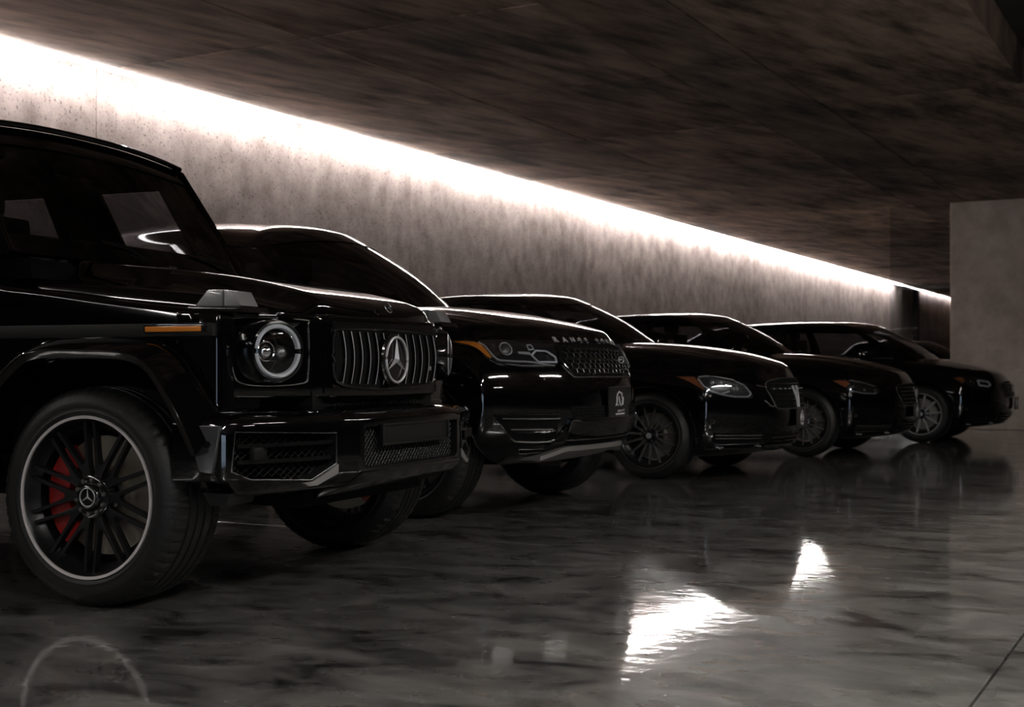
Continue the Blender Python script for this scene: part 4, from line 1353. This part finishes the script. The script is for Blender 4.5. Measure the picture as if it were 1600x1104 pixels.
# ---------------------------------------------------------------- luxury suv
def dress_suv():
    car, body, gh = suv, suv_b, suv_g
    sf = Surf(body)
    hl = [(0.271, -0.93, 1.014), (0.422, -0.88, 1.012), (0.525, -0.75, 1.015), (0.60, -0.61, 1.012), (0.657, -0.476, 1.008), (0.682, -0.451, 0.989), (0.705, -0.456, 0.948), (0.721, -0.475, 0.90), (0.723, -0.534, 0.862), (0.62, -0.731, 0.862), (0.561, -0.81, 0.872), (0.524, -0.854, 0.883), (0.495, -0.875, 0.901), (0.466, -0.89, 0.926), (0.432, -0.903, 0.956), (0.388, -0.912, 0.98), (0.311, -0.917, 0.995)]
    am = [(0.276, -0.93, 1.012), (0.408, -0.90, 1.008), (0.431, -0.88, 0.997), (0.465, -0.87, 0.961), (0.499, -0.865, 0.914), (0.485, -0.877, 0.908), (0.47, -0.887, 0.918), (0.444, -0.894, 0.948), (0.408, -0.904, 0.973), (0.311, -0.917, 0.996)]
    for s in (1, -1):
        m = (lambda L: L) if s > 0 else mir
        h = patch('headlight', m(hl), sf, .004, 'lamp_in', car, thick=.01)
        patch('amber_indicator', m(am), sf, .012, 'amber', h, thick=.007)
        strip('lamp_blade', on(sf, m([(0.425, -0.88, 1.005), (0.457, -0.865, 0.984), (0.493, -0.855, 0.93), (0.525, -0.839, 0.898), (0.585, -0.761, 0.892), (0.649, -0.659, 0.888), (0.683, -0.606, 0.877), (0.722, -0.531, 0.868)]), .010, 30), .0055, 'bright', h)
        strip('lamp_blade', on(sf, m([(0.49, -0.875, 0.900), (0.53, -0.845, 0.877), (0.62, -0.731, 0.868), (0.70, -0.58, 0.866)]), .010, 24), .004, 'bright', h)
        # round projector with its bezel
        c = Vector(m([(0.535, -0.77, 0.962)])[0]); c, n = sf.near(c)
        q = n.to_track_quat('X', 'Z').to_matrix().to_4x4(); mt = Matrix.Translation(c) @ q
        b = bmesh.new(); tube(b, [(.014, .036 * math.cos(2 * PI * k / 32), .040 * math.sin(2 * PI * k / 32)) for k in range(32)], .0045, 8, closed=True)
        bmesh.ops.transform(b, matrix=mt, verts=b.verts); mk('projector_bezel', b, M['bright'], h)
        b = bmesh.new(); lathe_x(b, [(.031, .004), (.028, .013), (.018, .019), (.0005, .021)], 32); bmesh.ops.transform(b, matrix=mt, verts=b.verts); mk('projector', b, M['darkchrome'], h)
        # hexagonal second lamp
        strip('light_ring', on(sf, m([(0.640, -0.607, 0.953), (0.671, -0.543, 0.950), (0.704, -0.500, 0.914), (0.714, -0.505, 0.884), (0.662, -0.625, 0.884), (0.633, -0.648, 0.925)]), .013, 36, closed=True), .0062, 'frost', h, closed=True)
        strip('light_ring', on(sf, m([(0.600, -0.640, 0.985), (0.618, -0.62, 0.990), (0.632, -0.615, 0.962), (0.612, -0.645, 0.955)]), .013, 20, closed=True), .0035, 'frost', h, closed=True)
        patch('lamp_fin', m([(0.565, -0.70, 0.935), (0.62, -0.645, 0.945), (0.628, -0.64, 0.925), (0.570, -0.70, 0.922)]), sf, .010, 'bright', h, thick=.004)
        patch('lens', m(hl), sf, .024, 'lens', h, thick=.002, rim=.0035, rimmat='gloss_trim', rimoff=-.01)
        # bumper side intake with three bright blades
        si = patch('side_intake', m([(0.53, -.90, .60), (0.763, -.555, .60), (.74, -.53, .43), (.66, -.62, .425), (.595, -.77, .445), (.575, -.83, .50)]), sf, .002, 'under', car, thick=.006, rim=.005, rimmat='gloss_trim')
        for L in ([(0.56, -0.86, 0.579), (0.67, -.70, .575), (0.763, -0.547, 0.573)], [(0.59, -0.81, 0.517), (.67, -.70, .513), (0.737, -0.576, 0.511)], [(0.585, -0.80, 0.466), (.60, -.765, .442), (0.64, -0.70, 0.435), (0.721, -0.54, 0.431)]):
            strip('intake_blade', on(sf, m(L), .010, 20), .0048, 'darkchrome', si)
        patch('fog_slot', m([(0.593, -0.70, 0.381), (0.672, -0.52, 0.376), (0.658, -0.50, 0.343), (0.575, -0.66, 0.345)]), sf, .004, 'under', car, thick=.006, rim=.003, rimmat='darkchrome')
        patch('lower_valance', m([(.20, -.955, .392), (.45, -.93, .392), (.60, -.79, .392), (.70, -.55, .395), (.74, -.36, .40), (.70, -.34, .33), (.62, -.55, .315), (.50, -.80, .31), (.36, -.91, .31), (.20, -.94, .31)]), sf, .003, 'satin', car, thick=.006)
    gp = [(-.45, .992), (.45, .992), (.462, .93), (.44, .87), (.40, .818), (-.40, .818), (-.44, .87), (-.462, .93)]
    g = patch('grille', fpts(sf, gp), sf, .003, 'under', car, thick=.01, rim=.006, rimmat='gloss_trim')
    hexmesh('grille_mesh', [(y * .985, min(z, .985)) for y, z in gp], sf, .062, .030, .012, .0028, 'grille_black', g)
    for z in (.965, .905, .85):
        strip('grille_bar', fpts(sf, [(-.44 + .88 * k / 24, z) for k in range(25)], .010), .004, 'gloss_trim', g)
    strip('grille_lower_trim', on(sf, [tuple(front(sf, y, z)) for y, z in [(-.47, .875), (-.43, .83)] + [(-.40 + .8 * k / 20, .806) for k in range(21)] + [(.43, .83), (.47, .875)]], .004), .0048, 'darkchrome', g)
    e = front(sf, .29, .905, .016)
    bm = bmesh.new(); tube(bm, [e + Vector((.004, .040 * math.cos(2 * PI * k / 28), .019 * math.sin(2 * PI * k / 28))) for k in range(28)], .0035, 6, closed=True)
    tube(bm, [e + Vector((.004, -.022, -.004)), e + Vector((.004, 0, .006)), e + Vector((.004, .022, -.002))], .0035, 6)
    mk('oval_badge', bm, M['bright'], g)
    letters('RANGE ROVER', sf, -.41, .41, 1.012, .034, .004, 'letter', car)
    # bumper: slim crease trims, mesh above and below the body-coloured beam
    patch('upper_intake', fpts(sf, [(-.47, .640), (.47, .640), (.44, .575), (-.44, .575)]), sf, .002, 'under', car, thick=.006)
    hexmesh('upper_intake_mesh', [(-.46, .64), (.46, .64), (.43, .575), (-.43, .575)], sf, .04, .018, .006, .002, 'trim', car)
    lo = [(-.43, .498), (.43, .498), (.40, .415), (-.40, .415)]
    patch('lower_intake', fpts(sf, lo), sf, .002, 'under', car, thick=.006)
    hexmesh('lower_intake_mesh', lo, sf, .04, .018, .006, .002, 'trim', car)
    bp = [(-.47, .560), (.47, .560), (.475, .50), (.44, .493), (-.44, .493), (-.475, .50)]
    patch('bumper_beam', fpts(sf, bp), sf, .022, 'gloss_trim', car, thick=.022)
    for s in (1, -1):
        strip('beam_edge', fpts(sf, [(s * .40, .558), (s * .455, .563), (s * .472, .545), (s * .475, .50)], .024), .0035, 'darkchrome', car)
        strip('bumper_pillar', fpts(sf, [(s * .475, .53), (s * .50, .50), (s * .515, .44), (s * .53, .40)], .006), .008, 'paint', car)
    strip('intake_trim', fpts(sf, [(-.43 + .86 * k / 20, .447) for k in range(21)], .010), .004, 'darkchrome', car)
    # grey skid plate rising at its ends
    V = []
    bm = bmesh.new()
    for k in range(25):
        y = -.56 + 1.12 * k / 24; a = abs(y) / .56
        zt = .405 - .05 * max(0, a - .7) / .3; zb = .325 - .0 * a
        f = front(sf, y, .42, 0)
        V.append([bm.verts.new((f.x + dx - .10 * max(0, a - .6), y, z)) for dx, z in ((.004, zt), (.022, zt - .004), (.018, zt - .030), (-.03, (zt + zb) / 2 - .012), (-.12, zb), (-.26, zb - .03), (-.26, zb - .01), (-.02, zt - .004))])
    gridfaces(bm, [r + [r[0]] for r in V]); bm.faces.new(V[0]); bm.faces.new(V[-1][::-1])
    mk('skid_plate', bm, M['skid'], car, smooth=30)
    plate(car, front(sf, .03, .66).x + .022, .03, .570, .746, .30, 'arch')
    bm = bmesh.new(); lathe_x(bm, [(.010, 0), (.008, .003), (.0005, .003)], 16, c=tuple(front(sf, -.62, .80, .001))); mk('parking_sensor', bm, M['darkchrome'], car)
    arch_lips(car, sf, .385, .440, 2.92, r=.006)
    # bonnet crease and shut line, roof rail trims
    for s in (1, -1):
        strip('bonnet_edge', [sf.cast((x, s * (.70 - .05 * max(0, x)), 2), (0, 0, -1))[0] + Vector((0, 0, .0005)) for x in [-.55 + 1.15 * k / 24 for k in range(25)]], .003, 'under', car)
        bm = bmesh.new(); tube(bm, [(-.82, s * .845, 1.235), (-2.0, s * .86, 1.235), (-3.4, s * .82, 1.25)], .007, 6); mk('window_trim', bm, M['gloss_trim'], car)


def dress_sedan(i):
    car, body, gh = SED[i]
    sf = Surf(body)
    dz = (.0, -.045, -.055)[i]
    U = lambda L: [(x, y, z + dz) for x, y, z in L]
    if i == 0:
        hl = [(0.215, -0.92, 0.805), (0.363, -0.90, 0.806), (0.47, -.84, .795), (0.556, -0.765, 0.777), (0.64, -0.672, 0.755), (0.693, -0.629, 0.715), (0.735, -0.597, 0.645), (0.721, -0.619, 0.628), (0.629, -0.74, 0.634), (0.531, -0.841, 0.656), (0.468, -0.892, 0.676), (0.419, -0.899, 0.713), (0.336, -0.9, 0.759)]
        am = [(.24, -.92, .803), (.37, -.90, .800), (.395, -.90, .775), (.455, -.89, .695), (.419, -.90, .715), (.336, -.905, .762)]
    elif i == 1:
        hl = [(0.281, -0.91, 0.798), (0.445, -0.855, 0.804), (0.568, -0.749, 0.773), (0.661, -0.658, 0.735), (0.69, -.66, .69), (0.656, -0.703, 0.654), (0.578, -0.793, 0.661), (0.47, -0.892, 0.677), (0.407, -0.898, 0.73)]
        am = [(.30, -.91, .798), (.42, -.88, .795), (.45, -.87, .76), (.42, -.895, .73)]
    else:
        hl = [(0.36, -0.89, 0.821), (0.561, -0.712, 0.82), (0.66, -.61, .79), (0.72, -0.553, 0.75), (0.752, -0.555, 0.70), (0.70, -.64, .68), (0.623, -0.739, 0.679), (0.512, -0.846, 0.717)]
        am = [(.38, -.89, .818), (.46, -.83, .815), (.48, -.83, .785), (.46, -.87, .75)]
    for s in (1, -1):
        m = (lambda L: U(L)) if s > 0 else (lambda L: mir(U(L)))
        h = patch('headlight', m(hl), sf, .003, 'lamp_in', car, thick=.008)
        patch('amber_reflector', m(am), sf, .009, 'amberdim', h, thick=.005)
        def ball(x, y, z, r, mat='chrome', nm='projector'):
            c = snap(sf, m([(x, y, z)])[0], .006); b = bmesh.new(); bmesh.ops.create_uvsphere(b, u_segments=16, v_segments=10, radius=r, matrix=Matrix.Translation(c)); mk(nm, b, M[mat], h)
        if i == 0:
            strip('lamp_blade', on(sf, m([(.40, -.885, .795), (.50, -.80, .787), (0.60, -0.70, 0.765), (0.67, -0.64, 0.73), (0.715, -0.605, 0.665), (.70, -.635, .642), (0.629, -0.73, 0.644), (0.55, -0.81, 0.66)]), .009, 40), .0055, 'bright', h)
            strip('lamp_blade', on(sf, m([(.40, -.895, .785), (.44, -.89, .73), (.49, -.87, .685), (.55, -.82, .665), (.60, -.76, .685)]), .009, 24), .007, 'bright', h)
            ball(.48, -.84, .742, .018); ball(.50, -.82, .725, .014); ball(.535, -.79, .745, .012, 'greyalloy'); ball(.60, -.715, .695, .022, 'darkchrome'); ball(.625, -.70, .72, .012); ball(.63, -.70, .70, .015, 'greyalloy')
            strip('lamp_fin', on(sf, m([(.575, -.755, .735), (.60, -.73, .70), (.625, -.715, .665)]), .010, 10), .006, 'chrome', h)
        elif i == 1:
            strip('lamp_blade', on(sf, m([(.44, -.86, .79), (.56, -.755, .765), (.64, -.68, .735)]), .009, 24), .003, 'bright', h)
            strip('lamp_blade', on(sf, m([(.47, -.875, .69), (.56, -.80, .67), (.64, -.70, .665), (.665, -.69, .68)]), .009, 24), .005, 'bright', h)
            for p in ((.45, -.88, .715), (.48, -.86, .735), (.56, -.78, .70), (.645, -.69, .70)): ball(*p, .014 if p[0] > .5 else .010)
        else:
            strip('light_ring', on(sf, m([(.60, -.70, .785), (.70, -.585, .775), (.725, -.575, .735), (.70, -.62, .715), (.62, -.72, .73)]), .009, 40, closed=True), .010, 'frost', h, closed=True)
            ball(.56, -.775, .745, .014); ball(.54, -.79, .775, .010, 'greyalloy')
        patch('lens', m(hl), sf, .020, 'lens', h, thick=.002, rim=.003, rimmat='gloss_trim', rimoff=-.008)
        # fog intake with thin blades
        fi = patch('side_intake', m([(.52, -.86, .37), (.79, -.50, .37), (.80, -.46, .28), (.74, -.50, .235), (.56, -.78, .235), (.50, -.85, .30)]), sf, .002, 'under', car, thick=.006)
        for zz, r_ in ((.352, .004), (.325, .003), (.262, .003)):
            strip('intake_blade', on(sf, m([(.52, -.84, zz), (.66, -.68, zz - .003), (.775, -.50, zz - .006)]), .008, 18), r_, 'darkchrome' if zz < .34 or i < 2 else 'gloss_trim', fi)
        strip('lower_lip', on(sf, m([(.45, -.86, .225), (.55, -.78, .215), (.70, -.58, .212), (.80, -.35, .215), (.84, -.1, .218), (.845, 0, .218)]), .012, 40), .010, 'gloss_trim', car)
        bm = bmesh.new()
        for p in ((.535, -.80, .235), (.545, -.78, .222), (.56, -.77, .232), (.75, -.50, .24), (.77, -.46, .226)):
            c = snap(sf, m([p])[0], .010); box(bm, tuple(c), (.022, .022, .007), .002)
        o = mk('lip_glint', bm, M['bright'], car); o['kind'] = 'stuff'  # small bright chips set along the lower lip to stand for glints
        strip('bumper_corner_trim', on(sf, m([(.50, -.875, .47), (.52, -.86, .465), (.52, -.86, .45), (.50, -.875, .445)]), .004, 14), .003, 'chrome' if i == 0 else 'darkchrome', car)
    hw = (.44, .43, .38)[i]
    zt, zb = (.765, .70, .705)[i], (.545, .50, .53)[i]
    gp = [(-hw, zt - .02), (-hw * .9, zt), (hw * .9, zt), (hw, zt - .02), (hw * 1.04, zt - .07), (hw * .86, zb + .01), (hw * .7, zb), (-hw * .7, zb), (-hw * .86, zb + .01), (-hw * 1.04, zt - .07)]
    g = patch('grille', fpts(sf, gp), sf, .003, 'under', car, thick=.01, rim=.005 if i < 2 else .008, rimmat='darkchrome')
    nb = (5, 5, 7)[i]
    for k in range(nb):
        z = zb + (zt - zb) * (k + .8) / (nb + .4); a = hw * (.86 + .12 * (k + .5) / nb)
        strip('grille_bar', fpts(sf, [(-a + 2 * a * j / 24, z) for j in range(25)], .010), .004, ('gloss_trim', 'darkchrome', 'gloss_trim')[i] if k != nb - 2 else 'darkchrome', g)
    if i == 0:
        bm = bmesh.new()
        for yy in [-.38 + .76 * j / 9 for j in range(10)]:
            if abs(yy) > .05: box(bm, tuple(front(sf, yy, zb + (zt - zb) * 3.8 / 5.4, .014)), (.006, .026, .010), .002)
        o = mk('grille_studs', bm, M['bright'], g); o['kind'] = 'stuff'
        # chrome spine with a winged round emblem
        for s in (1, -1):
            bm = bmesh.new(); tube(bm, fpts(sf, [(s * .050, zt - .045), (s * .038, zt - .10), (s * .022, zt - .15), (s * .018, zb + .01)], .016), [.010, .009, .008, .006], 8); mk('emblem_wing', bm, M['bright'], g)
        bm = bmesh.new(); c = front(sf, 0, zt - .085, .026); tube(bm, [c + Vector((0, .024 * math.cos(2 * PI * k / 24), .024 * math.sin(2 * PI * k / 24))) for k in range(24)], .005, 6, closed=True)
        tube(bm, [c + Vector((0, -.014, 0)), c + Vector((0, .014, 0))], .004, 6); mk('round_emblem', bm, M['bright'], g)
        for s in (1, -1):
            strip('grille_corner_blade', fpts(sf, [(s * (hw + .10), zt - .035), (s * (hw + .01), zt - .05)], .006), .004, 'chrome', car)
            strip('grille_corner_blade', fpts(sf, [(s * (hw + .06), zt - .15), (s * (hw - .01), zt - .20)], .006), .0035, 'darkchrome', car)
            strip('bumper_blade', fpts(sf, [(s * .46, zb + .03), (s * .40, zb + .02)], .006), .004, 'darkchrome', car)
    else:
        bm = bmesh.new(); c = front(sf, 0, (zt + zb) / 2 + .02, .02)
        tube(bm, [c + Vector((0, .040 * math.cos(2 * PI * k / 28), .040 * math.sin(2 * PI * k / 28))) for k in range(28)], .006, 6, closed=True)
        for k in range(3): tube(bm, [c, c + Vector((0, .036 * math.cos(PI / 2 + k * 2.094), .036 * math.sin(PI / 2 + k * 2.094)))], .004, 6)
        mk('round_emblem', bm, M['bright'], g)
        if i == 1: strip('grille_spine', fpts(sf, [(0, zt - .02), (0, zb + .02)], .012), .006, 'greyalloy', g)
    ci = [(-.42, .37), (.42, .37), (.38, .235), (-.38, .235)]
    c = patch('lower_intake', fpts(sf, ci), sf, .002, 'under', car, thick=.006, rim=.004)
    for k in range(4): strip('intake_blade', fpts(sf, [(-.38 + .76 * j / 20, .26 + .032 * k) for j in range(21)], .008), .003, 'gloss_trim' if k % 2 else 'darkchrome', c)
    zp = (.39, .37, .385)[i]
    plate(car, front(sf, 0, zp + .07).x + .03, (.04, -.10, .0)[i], zp, zp + .15, .29, 'badge')
    arch_lips(car, sf, .34, .383, 3.05, r=.007)
    for s in (1, -1):
        strip('bonnet_edge', [sf.cast((x, s * (.66 - .10 * max(0, x)), 2), (0, 0, -1))[0] + Vector((0, 0, .001)) for x in [-.40 + 1.0 * k / 24 for k in range(25)]], .003, 'under', car)
        strip('side_trim', on(sf, [(-.2, s * .93, .80 + dz), (-1.6, s * .94, .83 + dz), (-3.4, s * .93, .86 + dz)], .0, 30), .003, 'paint', car)
        bm = bmesh.new(); g0 = .38 if i == 2 else 0
        tube(bm, [(-.72 + g0, s * .785, 1.045 + dz * 0.9), (-1.8, s * .80, 1.045 + dz * .9), (-3.1, s * .745, 1.05 + dz * .9)], .006, 6); mk('window_trim', bm, M['darkchrome'], car)
        for x in (-1.45, -2.45):
            l = snap(sf, (x, s * .95, .86 + dz), .012); bm = bmesh.new(); box(bm, tuple(l), (.16, .02, .022), .006); mk('door_handle', bm, M['darkchrome'] if i == 2 else M['paint'], car)


dress_suv()
for i in range(3): dress_sedan(i)

# dark car parked beyond the pier, seen through the tinted panel
far = empty('parked_car', (-5.2, 26.8, 0), 'dark car parked far back beyond the pier, only roof and bonnet showing', 'car')
def far_fn(u, v, w):
    x = -2.2 + 4.4 * u
    t = sinterp([(-2.2, .80), (-1.7, .98), (.7, .98), (1.6, .86), (2.2, .66)], x)
    return (x - .2 * abs(v) ** 3 * (2 * u - 1), v * (.90 - .05 * w), .22 + (t - .22) * w - .04 * v * v * w)
bm = gridbox(36, 12, 6, far_fn); smooth_bm(bm, 2)
mk('body', bm, M['paint'], far)
fg = greenhouse(far, dict(A=(.75, .70, .98), wc=.95, At=(0, .56, 1.38), hc=.15, hz=.04, wb=.03, by=[(-2, .72), (.7, .76)], bz_tab=[(-2, .97), (.7, .97)],
    ty=[(-2, .52), (0, .57)], tz=[(-1.6, 1.34), (-.8, 1.42), (0, 1.37)], Cb=(-1.7, .68, .97), Ct=(-1.25, .53, 1.36), rc=-1.95, tc=-1.4, rz=[(-1.3, 1.42), (-.6, 1.48), (-.2, 1.45), (0.1, 1.43)], pillars=[(9, 10)]))
for wx in (1.35, -1.35):
    for s in (-1, 1): make_wheel(far, 'wheel', wx, s * .76, s, .33, .22, .235, 'five', 'greyalloy', 'satin', 'gloss_trim', fine=False)
